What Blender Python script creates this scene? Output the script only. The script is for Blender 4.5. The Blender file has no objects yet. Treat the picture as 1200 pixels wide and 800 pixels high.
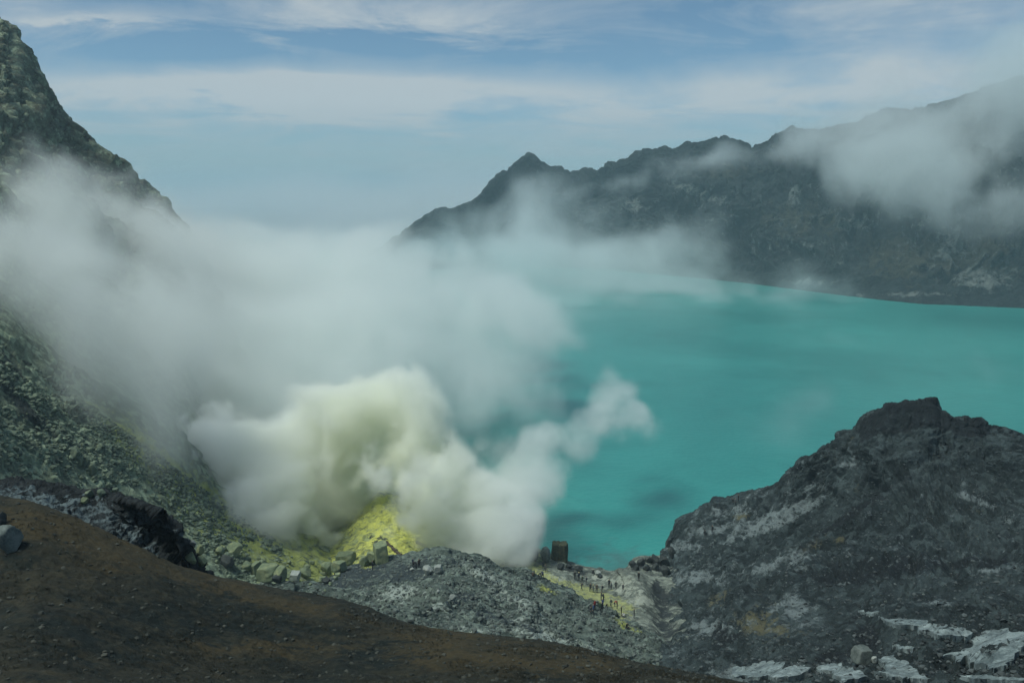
import bpy, bmesh, math, random, time
import numpy as np
from mathutils import Vector, Matrix
from mathutils.bvhtree import BVHTree
T0 = time.time()
LO = 1
from concurrent.futures import ThreadPoolExecutor
POOL = ThreadPoolExecutor(4)
R = math.radians
sc = bpy.context.scene
COL = sc.collection
rng = np.random.default_rng(7)
rnd = random.Random(11)

# ------------------------------------------------------------------ camera
H = 85.0
FPX = 1039.0                       # focal length in photo pixels (1200 wide)
PITCH = math.atan(170 / FPX)
CP, SP = math.cos(PITCH), math.sin(PITCH)
cam = bpy.data.cameras.new('camera')
co = bpy.data.objects.new('camera', cam)
COL.objects.link(co)
sc.camera = co
co.location = (0, 0, H)
co.rotation_euler = (R(90) - PITCH, 0, 0)
cam.sensor_width = 36
cam.lens = 36 * FPX / 1200
cam.clip_start = 0.2
cam.clip_end = 60000


def at(px, py, Y):
    """world point seen at photo pixel px,py at forward ground distance Y (arrays allowed)"""
    px = np.asarray(px, float); py = np.asarray(py, float); Y = np.asarray(Y, float)
    x = (px - 600) / FPX; y = (400 - py) / FPX
    dy = CP + y * SP; dz = -SP + y * CP
    t = Y / dy
    return np.stack([x * t, Y + 0 * t, H + dz * t], -1)


def lakeY(px, py, z=0.0):
    y = (400 - np.asarray(py, float)) / FPX
    dy = CP + y * SP; dz = -SP + y * CP
    return (z - H) / dz * dy


def to_px(P):
    P = np.asarray(P, float)
    d = P - np.array([0, 0, H])
    depth = d[..., 1] * CP - d[..., 2] * SP
    up = d[..., 1] * SP + d[..., 2] * CP
    return 600 + d[..., 0] / depth * FPX, 400 - up / depth * FPX


# ------------------------------------------------------------------ noise
_perm = np.random.default_rng(3).permutation(256).astype(np.int32)
_perm = np.concatenate([_perm, _perm, _perm])
_g = np.random.default_rng(4).normal(size=(256, 3)).astype(np.float32)
_g /= np.linalg.norm(_g, axis=1)[:, None]


def par(fn, P, *a):
    sh = P.shape[:-1]
    Q = np.ascontiguousarray(P.reshape(-1, 3), dtype=np.float32)
    ch = [Q[i:i + 20000] for i in range(0, len(Q), 20000)]
    if len(ch) < 3:
        res = [fn(c, *a) for c in ch]
    else:
        res = list(POOL.map(lambda c: fn(c, *a), ch))
    if isinstance(res[0], tuple):
        return tuple(np.concatenate([r[k] for r in res]).reshape(sh) for k in range(len(res[0])))
    return np.concatenate(res).reshape(sh)


def perlin(P):
    return par(_perlin, P)


def _perlin(P):
    P = P.astype(np.float32)
    i = np.floor(P).astype(np.int32)
    f = P - i
    i &= 255
    u = f * f * f * (f * (f * 6 - 15) + 10)
    out = 0
    for dx in (0, 1):
        for dy in (0, 1):
            for dz in (0, 1):
                h = _perm[_perm[_perm[i[..., 0] + dx] + ((i[..., 1] + dy) & 255)] + ((i[..., 2] + dz) & 255)]
                g = _g[h & 255]
                d = g[..., 0] * (f[..., 0] - dx) + g[..., 1] * (f[..., 1] - dy) + g[..., 2] * (f[..., 2] - dz)
                w = (u[..., 0] if dx else 1 - u[..., 0]) * (u[..., 1] if dy else 1 - u[..., 1]) * (u[..., 2] if dz else 1 - u[..., 2])
                out = out + d * w
    return out * 1.6


def fbm(P, scale, octaves=5, gain=0.5, ridged=False, off=0.0):
    out = 0; a = 1.0; tot = 0
    P = P / scale + off
    for k in range(octaves):
        n = perlin(P)
        if ridged:
            n = 1 - 2 * np.abs(n)
        out = out + a * n; tot += a
        a *= gain
        P = P * 2.03 + 17.3
    return out / tot


def cells(P, scale, off=0.0):
    return par(_cells, P, scale, off)


def _cells(P, scale, off=0.0):
    """distance to nearest jittered cell point (rubble lumps): 0 in the middle of a lump, ~1 in the gaps"""
    P = (P / scale + off).astype(np.float32)
    i = np.floor(P).astype(np.int32)
    best = np.full(P.shape[:-1], 9.0, np.float32)
    val = np.zeros(P.shape[:-1], np.float32)
    for dx in (-1, 0, 1):
        for dy in (-1, 0, 1):
            for dz in (-1, 0, 1):
                c = i + np.array([dx, dy, dz], np.int32)
                h = _perm[_perm[_perm[c[..., 0] & 255] + (c[..., 1] & 255)] + (c[..., 2] & 255)]
                q = c + 0.5 + _g[h] * 0.45
                d = ((P - q) ** 2).sum(-1)
                m = d < best
                best = np.where(m, d, best)
                val = np.where(m, h / 255.0, val)
    return np.sqrt(best), val


def sstep(a, b, x):
    t = np.clip((x - a) / (b - a), 0, 1)
    return t * t * (3 - 2 * t)


# ------------------------------------------------------------------ node helpers
def mat_new(name):
    m = bpy.data.materials.new(name)
    m.use_nodes = True
    return m, m.node_tree, m.node_tree.nodes['Principled BSDF']


class NT:
    def __init__(s, tree):
        s.t = tree

    def n(s, typ, **kw):
        q = s.t.nodes.new(typ)
        for k, v in kw.items():
            setattr(q, k, v)
        return q

    def l(s, a, b):
        s.t.links.new(a, b)

    def put(s, sock, v):
        if hasattr(v, 'links') or isinstance(v, bpy.types.NodeSocket):
            s.l(v, sock)
        else:
            sock.default_value = v

    def math(s, op, a, b=0.0, c=None, clamp=False):
        q = s.n('ShaderNodeMath', operation=op, use_clamp=clamp)
        s.put(q.inputs[0], a); s.put(q.inputs[1], b)
        if c is not None:
            s.put(q.inputs[2], c)
        return q.outputs[0]

    def noise(s, vec, scale, detail=6, rough=0.6, dist=0.0):
        q = s.n('ShaderNodeTexNoise')
        q.inputs['Scale'].default_value = scale
        q.inputs['Detail'].default_value = detail
        q.inputs['Roughness'].default_value = rough
        q.inputs['Distortion'].default_value = dist
        s.l(vec, q.inputs['Vector'])
        return q.outputs['Fac']

    def voro(s, vec, scale, feature='F1', out='Distance', rand=1.0):
        q = s.n('ShaderNodeTexVoronoi', feature=feature)
        q.inputs['Scale'].default_value = scale
        q.inputs['Randomness'].default_value = rand
        s.l(vec, q.inputs['Vector'])
        return q.outputs[out]

    def ramp(s, fac, stops):
        q = s.n('ShaderNodeValToRGB')
        e = q.color_ramp.elements
        while len(e) < len(stops):
            e.new(0.5)
        for k, (p, c) in enumerate(stops):
            e[k].position = p
            e[k].color = (c, c, c, 1) if isinstance(c, (int, float)) else (*c, 1)
        s.put(q.inputs[0], fac)
        return q.outputs[0]

    def mix(s, fac, a, b, mode='MIX'):
        q = s.n('ShaderNodeMix', data_type='RGBA', blend_type=mode)
        s.put(q.inputs[0], fac)
        s.put(q.inputs[6], a if not isinstance(a, tuple) else (*a, 1))
        s.put(q.inputs[7], b if not isinstance(b, tuple) else (*b, 1))
        return q.outputs[2]

    def attr(s, name):
        q = s.n('ShaderNodeAttribute', attribute_name=name)
        return q.outputs['Fac']


def rock_material(name, dark, light, fs=1.0, bump=0.6, bscale=1.0, zones=(), stretch=(1, 1, 1), rough=0.9, rubble=0.5, dist=1.0):
    """fs: feature size in metres; zones: (attribute, colour) painted where the mesh carries them"""
    m, t, p = mat_new(name)
    N = NT(t)
    g = N.n('ShaderNodeNewGeometry')
    mp = N.n('ShaderNodeMapping')
    mp.inputs['Scale'].default_value = stretch
    N.l(g.outputs['Position'], mp.inputs[0])
    v = mp.outputs[0]
    big = N.noise(v, 0.12 / fs, 8, 0.65, 0.4)
    med = N.noise(v, 0.9 / fs, 8, 0.7)
    fine = N.noise(v, 4.0 / fs, 5, 0.75)
    f = N.math('ADD', N.math('MULTIPLY', big, 0.45), N.math('ADD', N.math('MULTIPLY', med, 0.35), N.math('MULTIPLY', fine, 0.25)))
    f = N.ramp(f, [(0.43, 0.0), (0.60, 1.0)])
    c = N.mix(f, dark, light)
    mot = N.ramp(N.noise(v, 0.35 / fs, 7, 0.75, 0.8), [(0.40, 0.0), (0.58, 1.0)])
    c = N.mix(N.math('MULTIPLY', mot, 0.55), c, tuple(x * 0.45 for x in dark))
    # light fragments on a darker matrix
    vd = N.voro(v, 1.6 / fs, out='Color')
    sp = N.n('ShaderNodeSeparateColor'); N.l(vd, sp.inputs[0])
    frag = N.ramp(N.math('MULTIPLY', sp.outputs[0], N.math('ADD', med, 0.5)), [(0.72, 0.0), (0.86, 1.0)])
    lt = tuple(min(1, x * 1.6 + 0.01) for x in light)
    c = N.mix(N.math('MULTIPLY', frag, rubble), c, lt)
    for an, col, sc_, lo, hi in zones:
        a = N.attr(an)
        nz = N.noise(v, sc_ / fs, 7, 0.72, 0.3)
        w = N.math('ADD', a, N.math('MULTIPLY', N.math('SUBTRACT', nz, 0.52), 3.4))
        w = N.math('MULTIPLY', N.ramp(w, [(lo, 0.0), (hi, 1.0)]), N.math('MULTIPLY', a, 5.0, clamp=True))
        cc = N.mix(fine, tuple(x * 0.55 for x in col), tuple(min(1, x * 1.35) for x in col))
        c = N.mix(w, c, cc)
    N.l(c, p.inputs['Base Color'])
    p.inputs['Roughness'].default_value = rough
    p.inputs['Specular IOR Level'].default_value = 0.25
    vb = N.voro(v, 1.6 / fs)
    vb2 = N.voro(v, 5.0 / fs)
    hgt = N.math('ADD', N.math('MULTIPLY', vb, -0.35), N.math('ADD', med, N.math('ADD', N.math('MULTIPLY', fine, 0.45), N.math('MULTIPLY', vb2, -0.12))))
    b = N.n('ShaderNodeBump')
    b.inputs['Strength'].default_value = bump
    b.inputs['Distance'].default_value = dist * fs
    N.l(hgt, b.inputs['Height'])
    N.l(b.outputs[0], p.inputs['Normal'])
    return m


# ------------------------------------------------------------------ object helpers
def tag(o, label=None, cat=None, group=None, kind=None):
    if label: o['label'] = label
    if cat: o['category'] = cat
    if group: o['group'] = group
    if kind: o['kind'] = kind
    return o


def obj(name, me, mat=None, parent=None, loc=None):
    o = bpy.data.objects.new(name, me)
    COL.objects.link(o)
    if mat is not None:
        for mm in (mat if isinstance(mat, (list, tuple)) else [mat]):
            me.materials.append(mm)
    if parent: o.parent = parent
    if loc is not None: o.location = loc
    return o


def mesh_np(name, V, F, smooth=True, attrs=None):
    me = bpy.data.meshes.new(name)
    V = np.asarray(V, np.float32); F = np.asarray(F, np.int32)
    me.vertices.add(len(V)); me.vertices.foreach_set('co', V.ravel())
    k = F.shape[1]
    me.loops.add(F.size); me.loops.foreach_set('vertex_index', F.ravel())
    me.polygons.add(len(F)); me.polygons.foreach_set('loop_start', np.arange(0, F.size, k, dtype=np.int32))
    me.update(calc_edges=True)
    me.polygons.foreach_set('use_smooth', np.full(len(F), smooth, bool))
    for n, a in (attrs or {}).items():
        at_ = me.attributes.new(n, 'FLOAT', 'POINT')
        at_.data.foreach_set('value', np.asarray(a, np.float32).ravel())
    return me


def grid_faces(nu, nv):
    i = np.arange(nu * nv).reshape(nv, nu)
    return np.stack([i[:-1, :-1], i[:-1, 1:], i[1:, 1:], i[1:, :-1]], -1).reshape(-1, 4)


def catmull(rows, vs, nv):
    """rows: (K,nu,3) at parameters vs (K,) -> (nv,nu,3) with monotone-ish cubic"""
    K = len(rows); nv //= LO
    t = np.linspace(vs[0], vs[-1], nv)
    h = np.diff(vs)
    d = np.diff(rows, axis=0) / h[:, None, None]
    m = np.empty_like(rows)
    m[0] = d[0]; m[-1] = d[-1]
    a, b = d[:-1], d[1:]
    same = (a * b) > 0
    m[1:-1] = np.where(same, 2 * a * b / np.where(same, a + b, 1), 0)
    k = np.clip(np.searchsorted(vs, t, side='right') - 1, 0, K - 2)
    s = ((t - vs[k]) / h[k])[:, None, None]
    hh = h[k][:, None, None]
    return ((2 * s**3 - 3 * s**2 + 1) * rows[k] + (s**3 - 2 * s**2 + s) * hh * m[k] + (-2 * s**3 + 3 * s**2) * rows[k + 1] + (s**3 - s**2) * hh * m[k + 1]), t


def normals(P):
    du = np.gradient(P, axis=1); dv = np.gradient(P, axis=0)
    n = np.cross(du, dv)
    n /= np.linalg.norm(n, axis=-1, keepdims=True) + 1e-9
    n[n[..., 2] < 0] *= -1
    return n


def smooth1(y, n):
    n = max(1, int(n)); k = np.hanning(n + 2)[1:-1]; k /= k.sum()
    return np.convolve(np.pad(y, (n // 2, n - 1 - n // 2), 'reflect', reflect_type='odd'), k, 'valid')


def row_px(pts, xs, sm=0):
    """pts: (px,py,Y) polyline -> world points at image columns xs; sm: smoothing width in columns"""
    a = np.array(pts, float)
    y = np.interp(xs, a[:, 0], a[:, 1]); Y = np.interp(xs, a[:, 0], a[:, 2])
    n = min(int((sm or 46) / (xs[1] - xs[0])), len(xs) // 4)
    Y = smooth1(Y, n)
    if sm: y = smooth1(y, n)
    return at(xs, y, Y)


def row_u(pts, us):
    a = np.array(pts, float)
    return at(np.interp(us, a[:, 0], a[:, 1]), np.interp(us, a[:, 0], a[:, 2]), np.interp(us, a[:, 0], a[:, 3]))


def blob(px, py, cx, cy, rx, ry, ang=0.0):
    """soft weight around a photo position, used to lay out where a mineral crust, dark patch or bump lies on the ground"""
    c, s = math.cos(ang), math.sin(ang)
    x = px - cx; y = py - cy
    return np.exp(-(((x * c + y * s) / rx) ** 2 + ((-x * s + y * c) / ry) ** 2))


def shift(row, dY=0, dz=0, z=None):
    r = row.copy(); s = (r[:, 1] + dY) / r[:, 1]
    r[:, 0] *= s; r[:, 1] += dY
    if z is not None: r[:, 2] = z
    else: r[:, 2] += dz
    return r


TERRAIN = []


def jag(row, amp, blk, seed=0.0):
    """break a crest line into uneven steps and teeth"""
    a = np.cumsum(np.linalg.norm(np.diff(row, axis=0, prepend=row[:1]), axis=1))
    z3 = np.zeros_like(a)
    q = np.floor(a / blk + .6 * perlin(np.stack([a / blk / 2, z3, z3 + seed], -1)))
    st = perlin(np.stack([q * .73 + .3, z3 + .5, z3 + seed + .5], -1))
    q2 = np.floor(a / (blk * .35)); st2 = perlin(np.stack([q2 * .71 + .2, z3 + 3.5, z3 + seed + .5], -1))
    row[:, 2] += amp * (st + .45 * st2 + .5 * fbm(np.stack([a, z3, z3 + seed], -1), blk * .8, 4, .6))
    return row




def surf(name, P, mat, attrs=None, **kw):
    nv, nu = P.shape[:2]
    me = mesh_np(name, P.reshape(-1, 3), grid_faces(nu, nv), attrs=attrs)
    # make faces point up
    o = obj(name, me, mat)
    tag(o, kind='structure')
    TERRAIN.append(o)
    return o


print('helpers', time.time() - T0)
#@@TERRAIN
# ================================================================== far crater wall
crest_far = [(330, 345, 1000), (400, 322, 1000), (420, 310, 1010), (433, 301, 1010), (450, 289, 1020), (480, 270, 1030), (497, 256, 1040), (512, 249, 1045), (540, 244, 1050), (553, 240, 1060), (562, 232, 1070), (572, 218, 1090),
             (585, 208, 1110), (598, 196, 1130), (610, 189, 1150), (618, 183, 1150), (624, 184, 1150), (632, 191, 1150), (645, 197, 1150), (655, 197, 1140), (665, 201, 1130), (680, 202, 1120), (700, 199, 1110), (712, 192, 1100), (728, 188, 1090), (745, 181, 1080), (762, 179, 1070),
             (780, 174, 1060), (792, 176, 1050), (805, 171, 1040), (825, 166, 1030), (838, 162, 1020), (850, 164, 1010), (862, 170, 1000), (880, 174, 990), (890, 170, 985), (903, 159, 980), (920, 152, 975), (960, 153, 960), (1000, 141, 950), (1050, 128, 940),
             (1100, 118, 920), (1140, 108, 900), (1170, 101, 880), (1200, 95, 860), (1320, 70, 820), (1500, 40, 780)]
shore_far = [(330, 319), (400, 318), (500, 315), (600, 313), (700, 315), (780, 322), (870, 331), (925, 338), (980, 345), (1030, 351), (1080, 356), (1200, 361), (1320, 367), (1500, 374)]
xs = np.linspace(335, 1480, 1300 // LO)
cr = jag(row_px(crest_far, xs), 2.2, 9, 1.0)
s_ = np.array(shore_far, float)
spy = np.interp(xs, s_[:, 0], s_[:, 1])
sh = at(xs, spy, lakeY(xs, spy))
rows = [shift(sh, -25, z=-12)]
prof = [(0.0, 0.0), (0.16, 0.10), (0.34, 0.27), (0.52, 0.47), (0.70, 0.68), (0.86, 0.87), (1.0, 1.0)]
for a, b in prof:
    q = sh * (1 - a) + cr * a
    q[:, 2] = sh[:, 2] * (1 - b) + cr[:, 2] * b
    rows.append(q)
rows += [shift(cr, 60, -25), shift(cr, 260, -110)]
P, t = catmull(np.array(rows), np.array([0, .1, 1, 2, 3, 4, 5, 6, 6.6, 7.6]), 420)
nv, nu = P.shape[:2]
arc = np.cumsum(np.linalg.norm(np.diff(cr, axis=0, prepend=cr[:1]), axis=1))
vv = t[:, None] * np.ones((1, nu)); uu = arc[None, :] * np.ones((nv, 1))
Q = np.stack([uu + 26 * perlin(np.stack([uu / 90, vv * 1.2, vv * 0], -1)) + 14 * perlin(np.stack([uu / 30, vv * 2.1, vv * 0 + 5], -1)), vv * 26, vv * 0], -1)
face = sstep(0.1, 1.6, vv) * (1 - 0.72 * sstep(4.6, 5.95, vv))
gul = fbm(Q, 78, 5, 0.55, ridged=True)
nrm = normals(P)
disp = (gul - .42) * 42 * face + fbm(P, 60, 6, 0.62) * 20 * face + (fbm(Q, 20, 4, 0.6, ridged=True) - .4) * 7 * face + fbm(P, 14, 4, 0.65) * 5 * sstep(0.1, 0.7, vv)
disp += fbm(P, 9, 3, 0.6, ridged=True) * 1.6
P = P + nrm * disp[..., None] * np.array([0.55, 1.0, 0.75])
px, py = to_px(P)
SHADEF = .9 * sstep(.05, -.3, gul) * face  # shade painted into the colour of the gullies, following their relief
PALE = sum(blob(px, py, *b) for b in [(882, 292, 5, 14), (930, 228, 8, 10, .3), (815, 225, 30, 5, .4), (1115, 290, 30, 22), (1150, 330, 40, 14), (1000, 262, 14, 6), (950, 330, 30, 5), (1060, 345, 60, 4), (740, 240, 10, 8)])
BRN = sum(blob(px, py, *b) for b in [(930, 260, 60, 30), (1150, 300, 70, 40), (1050, 300, 50, 40), (840, 200, 60, 14), (640, 230, 30, 20)])
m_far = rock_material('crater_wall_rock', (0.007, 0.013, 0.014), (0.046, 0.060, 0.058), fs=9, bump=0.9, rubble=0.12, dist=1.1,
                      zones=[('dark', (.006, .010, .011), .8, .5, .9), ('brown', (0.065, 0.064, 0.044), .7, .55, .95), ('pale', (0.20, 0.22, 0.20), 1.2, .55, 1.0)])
far_wall = surf('crater_wall', P, m_far, {'pale': np.clip(PALE + .45 * sstep(.25, .55, gul) * face, 0, 1), 'brown': np.clip(BRN, 0, 1), 'dark': np.clip(SHADEF, 0, 1)})  # ribs between the gullies also painted paler, as relief shading
print('far', time.time() - T0)

# ================================================================== hillside on the left: cliff above, talus below
cl = [(-.12, -190, -150, 350), (0, -80, -70, 350), (.06, -20, 8, 350), (.085, 0, 24, 352), (.092, 7, 30, 352), (.097, 11, 48, 353), (.105, 20, 55, 354), (.115, 26, 56, 355), (.13, 38, 72, 356), (.15, 50, 93, 358), (.16, 57, 112, 359), (.17, 66, 122, 360),
      (.18, 74, 132, 361), (.2, 88, 143, 363), (.215, 100, 153, 364), (.22, 104, 165, 365), (.235, 115, 176, 366), (.25, 122, 186, 367), (.26, 130, 190, 368), (.27, 141, 196, 369), (.28, 150, 205, 370), (.29, 155, 215, 371), (.31, 172, 224, 373),
      (.33, 187, 236, 375), (.35, 197, 250, 377), (.37, 210, 266, 379), (.39, 221, 281, 380), (.46, 240, 325, 383), (.55, 262, 395, 383), (.66, 305, 470, 372), (.8, 372, 560, 345), (1, 430, 650, 300)]
bt = [(-.12, -330, 520, 60), (0, -160, 545, 84), (.15, -40, 585, 98), (.3, 60, 612, 116), (.45, 150, 645, 128), (.6, 240, 676, 140), (.75, 330, 697, 152), (.88, 420, 712, 163), (1, 520, 720, 180)]
us = np.linspace(-.12, 1, 960 // LO)
cr = jag(row_u(cl, us), 3.4, 7, 2.0); fr = row_u(bt, us)
for k in (0, 1, 2):
    kk = np.ones(31) / 31
    fr[15:-15, k] = np.convolve(fr[:, k], kk, 'valid')
rows = [shift(cr, 140, -120), shift(cr, 40, -30), cr]
for a, b in [(.1, .27), (.22, .46), (.38, .63), (.56, .76), (.78, .9), (1, 1)]:
    q = cr * (1 - a) + fr * a
    q[:, 2] = cr[:, 2] * (1 - b) + fr[:, 2] * b
    rows.append(q)
rows.append(shift(fr, -30, -3))
P, t = catmull(np.array(rows), np.array([-1.2, -.4, 0, .35, .7, 1.2, 1.9, 2.8, 3.8, 4.4]), 780)
nv, nu = P.shape[:2]
vv = t[:, None] * np.ones((1, nu)); uu = us[None, :] * np.ones((nv, 1))
nrm = normals(P)
up = 1 - sstep(.7, 1.9, vv)          # cliffy part
lo = sstep(1.2, 2.0, vv)
near = sstep(.0, .25, vv)
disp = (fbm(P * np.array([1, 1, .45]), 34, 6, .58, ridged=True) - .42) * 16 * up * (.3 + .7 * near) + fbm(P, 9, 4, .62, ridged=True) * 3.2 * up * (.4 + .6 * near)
disp += fbm(P, 30, 4, .5) * 2.5 * lo
c1, v1 = cells(P, 3.2); c2, v2 = cells(P, 1.3, 5.0)
D_ = P @ np.array([[.7, .714, 0], [-.714, .7, 0], [0, 0, 1.]]); D_[..., 1] *= .3
mix = sstep(-.1, .4, fbm(D_, 14, 4, .5, off=9.0))
disp += lo * (v1 * (1 - c1) * 1.5 * mix + (1 - c2) * .55 * (v2 + .1) * (.35 + mix)) + lo * fbm(D_, 9, 4, .6, ridged=True) * 1.0
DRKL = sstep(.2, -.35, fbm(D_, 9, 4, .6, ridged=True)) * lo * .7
P = P + nrm * disp[..., None]
px, py = to_px(P)
SULF = sum(blob(px, py, *b) for b in [(340, 650, 110, 28, .3), (250, 600, 90, 34, .75), (400, 640, 60, 40), (160, 520, 80, 20, .75)]) * .75
PALE = sum(blob(px, py, *b) for b in [(130, 590, 130, 22, .45), (330, 665, 70, 14, .3), (20, 110, 50, 60), (170, 230, 40, 20)]) * .55
DRK = sum(blob(px, py, *b) for b in [(20, 470, 46, 12, .9), (70, 510, 50, 7, .7), (10, 430, 26, 16, .6), (300, 640, 60, 8, .5), (60, 590, 60, 7, .2)])
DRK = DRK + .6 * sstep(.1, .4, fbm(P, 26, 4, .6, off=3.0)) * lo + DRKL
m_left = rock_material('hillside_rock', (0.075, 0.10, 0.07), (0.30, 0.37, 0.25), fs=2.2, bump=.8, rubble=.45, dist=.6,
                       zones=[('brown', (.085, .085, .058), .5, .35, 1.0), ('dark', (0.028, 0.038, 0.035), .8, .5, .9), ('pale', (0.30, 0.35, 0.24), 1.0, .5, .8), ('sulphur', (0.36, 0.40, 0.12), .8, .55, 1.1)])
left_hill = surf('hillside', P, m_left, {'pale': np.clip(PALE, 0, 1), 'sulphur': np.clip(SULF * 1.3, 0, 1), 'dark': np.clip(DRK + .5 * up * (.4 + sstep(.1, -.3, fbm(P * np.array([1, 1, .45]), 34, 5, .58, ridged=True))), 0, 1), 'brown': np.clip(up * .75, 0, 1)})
print('left', time.time() - T0)

# ================================================================== brown slope the camera stands on
edge = [(-300, 540, 62), (-60, 570, 56), (0, 585, 54), (40, 593, 53), (80, 606, 53), (120, 624, 53), (160, 642, 53), (200, 662, 53), (250, 676, 54), (300, 686, 54), (330, 692, 54), (370, 700, 54), (400, 706, 53), (425, 714, 53), (450, 725, 52), (480, 733, 51),
        (530, 739, 50), (600, 748, 49), (650, 756, 48), (700, 768, 46), (750, 779, 45), (800, 791, 43), (850, 803, 41), (950, 832, 36), (1100, 880, 30), (1300, 960, 24), (1500, 1050, 20)]
xs = np.linspace(-260, 1460, 1050 // LO)
e = row_px(edge, xs, 36)
epy = smooth1(np.interp(xs, *np.array(edge, float)[:, :2].T), 60 / (xs[1] - xs[0]))
rows = [shift(e, 60, -48), shift(e, 22, -15), shift(e, 6, -3.2), e]
for f_, yr in [(.28, .80), (.55, .60), (.85, .40)]:
    yy = epy + (980 - epy) * f_
    rows.append(at(xs, yy, e[:, 1] * yr))
rows.append(at(xs, 1250 + 0 * xs, 0 * xs + 8.5))
last = at(xs, 1250 + 0 * xs, 0 * xs + 8.5)
q = last.copy(); q[:, 1] = -1.0; q[:, 0] = (xs - 600) / 60; q[:, 2] = H - 2.0
rows.append(q)
q = q.copy(); q[:, 1] = -14.0; q[:, 0] = (xs - 600) / 20; q[:, 2] = H + 1.5
rows.append(q)
P, t = catmull(np.array(rows), np.array([-1.4, -.6, -.15, 0, 1, 2, 3, 4, 4.6, 5.2]), 600)
vv = t[:, None] * np.ones((1, P.shape[1]))
nrm = normals(P)
edgef = .7 + .3 * sstep(0, .5, vv)
disp = fbm(P, 12, 4, .5) * .8 * edgef + fbm(P, 1.6, 5, .6) * .22 * edgef + (1 - cells(P, .45)[0]) * .09 + fbm(P, .5, 2, .6) * .05
disp *= 1 - sstep(3.6, 4.2, vv)
P = P + nrm * disp[..., None]
px, py = to_px(P)
RUST = sum(blob(px, py, *b) for b in [(150, 650, 130, 22, .25), (330, 705, 120, 12, .2), (540, 765, 110, 22), (60, 610, 80, 24, .2), (680, 780, 90, 16), (520, 740, 60, 10), (290, 760, 120, 14)])
DRK = sum(blob(px, py, *b) for b in [(120, 760, 180, 60), (300, 730, 160, 22, .1), (640, 790, 80, 14), (20, 655, 40, 18), (440, 770, 70, 20), (230, 690, 60, 8, .3)])
m_fg = rock_material('brown_soil', (0.010, 0.015, 0.012), (0.038, 0.034, 0.020), fs=.55, bump=.9, rubble=.18, dist=.35, stretch=(.6, 1, 1),
                     zones=[('rust', (0.052, 0.041, 0.019), .35, .35, 1.1), ('dark', (0.008, 0.013, 0.011), .6, .5, .85)])
fore = surf('ground', P, m_fg, {'rust': np.clip(RUST, 0, 1) * 1.0, 'dark': np.clip(DRK, 0, 1) * .8})
print('fore', time.time() - T0)

# ================================================================== dark rock ledge on the edge of the brown slope
top = [(-20, 582, 64), (20, 586, 64), (60, 589, 64), (95, 592, 63), (120, 593, 63), (140, 596, 62), (160, 600, 62), (180, 607, 61), (194, 616, 60), (205, 624, 60), (212, 636, 60), (216, 652, 60), (220, 675, 60), (233, 705, 60)]
bot = [(-20, 600, 56), (20, 604, 56), (60, 612, 56), (95, 626, 56), (120, 637, 56), (140, 647, 56), (160, 655, 56), (180, 664, 56), (200, 672, 57), (213, 676, 57), (221, 680, 58), (226, 686, 58), (229, 694, 59), (233, 720, 59)]
xs = np.linspace(-20, 232, 520 // LO)
a = row_px(top, xs); b = row_px(bot, xs)
ov = sstep(120, 190, xs)[:, None]
xs0 = xs
m1 = a * .72 + b * .28; m2 = a * .35 + b * .65
m1[:, 2] += (1.3 + 0 * xs); m2[:, 2] += .5
m1 = m1 + ov * np.array([0, -1.6, 1.0]); m2 = m2 + ov * np.array([0, 2.6, -1.2])
rows = [shift(a, 14, -14), shift(a, 3, -1.5), a, m1, m2, b, shift(b, -3, -3)]
P, t = catmull(np.array(rows), np.array([-1.4, -.4, 0, .5, 1.1, 1.6, 2.0]), 320)
vv = t[:, None] * np.ones((1, P.shape[1]))
nrm = normals(P)
lay = P.copy(); lay[..., 2] *= 4.5
disp = fbm(lay, 4.5, 5, .6, ridged=True) * .9 + fbm(P, 1.2, 4, .6) * .3
P = P + nrm * (disp * sstep(-.4, .15, vv))[..., None]
px, py = to_px(P)
PALE = sstep(.15, .9, vv) * (1 - sstep(170, 205, px)) * .9 * sstep(.35, .9, vv + .4 * fbm(P, 3, 3, .5)) + 1.1 * blob(px, py, 200, 619, 40, 4, .5) + .7 * blob(px, py, 60, 595, 50, 6, .2)
m_ledge = rock_material('dark_ledge_rock', (0.010, 0.014, 0.016), (0.035, 0.042, 0.045), fs=.8, bump=1.0, rubble=.25, dist=.4,
                        zones=[('pale', (0.13, 0.17, 0.18), 1.1, .7, 1.1)])
ledge = obj('rock_ledge', mesh_np('rock_ledge', P.reshape(-1, 3), grid_faces(P.shape[1], P.shape[0]), attrs={'pale': np.clip(PALE, 0, 1)}), m_ledge)
tag(ledge, 'dark layered rock ledge with pale streaks along the edge of the brown slope', 'rock ledge')
TERRAIN.append(ledge)

# ================================================================== grey scree spur in the middle
crest_sp = [(225, 706, 150), (260, 700, 150), (310, 698, 150), (345, 697, 152), (365, 692, 154), (385, 679, 156), (400, 671, 158), (415, 666, 160), (440, 664, 161), (460, 658, 162), (480, 656, 162), (500, 652, 162), (520, 650, 162), (545, 653, 162), (560, 656, 162), (572, 664, 161), (582, 671, 160),
            (596, 672, 160), (612, 676, 160), (625, 683, 160), (640, 690, 158), (655, 697, 156), (670, 705, 154), (690, 712, 152), (715, 726, 148), (740, 742, 144), (757, 752, 140), (775, 765, 134), (800, 785, 126), (850, 815, 110)]
xs = np.linspace(228, 848, 950 // LO)
c_ = row_px(crest_sp, xs)
frp = [(200, 735, 95), (330, 740, 95), (400, 745, 92), (480, 765, 88), (600, 790, 84), (700, 815, 80), (800, 840, 76), (900, 870, 70)]
f_ = row_px(frp, xs, 60)
mid = c_ * .5 + f_ * .5; mid[:, 2] += -2.0
m0 = c_ * .82 + f_ * .18; m0[:, 2] += .9
m3 = c_ * .2 + f_ * .8; m3[:, 2] += -1.0
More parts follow.
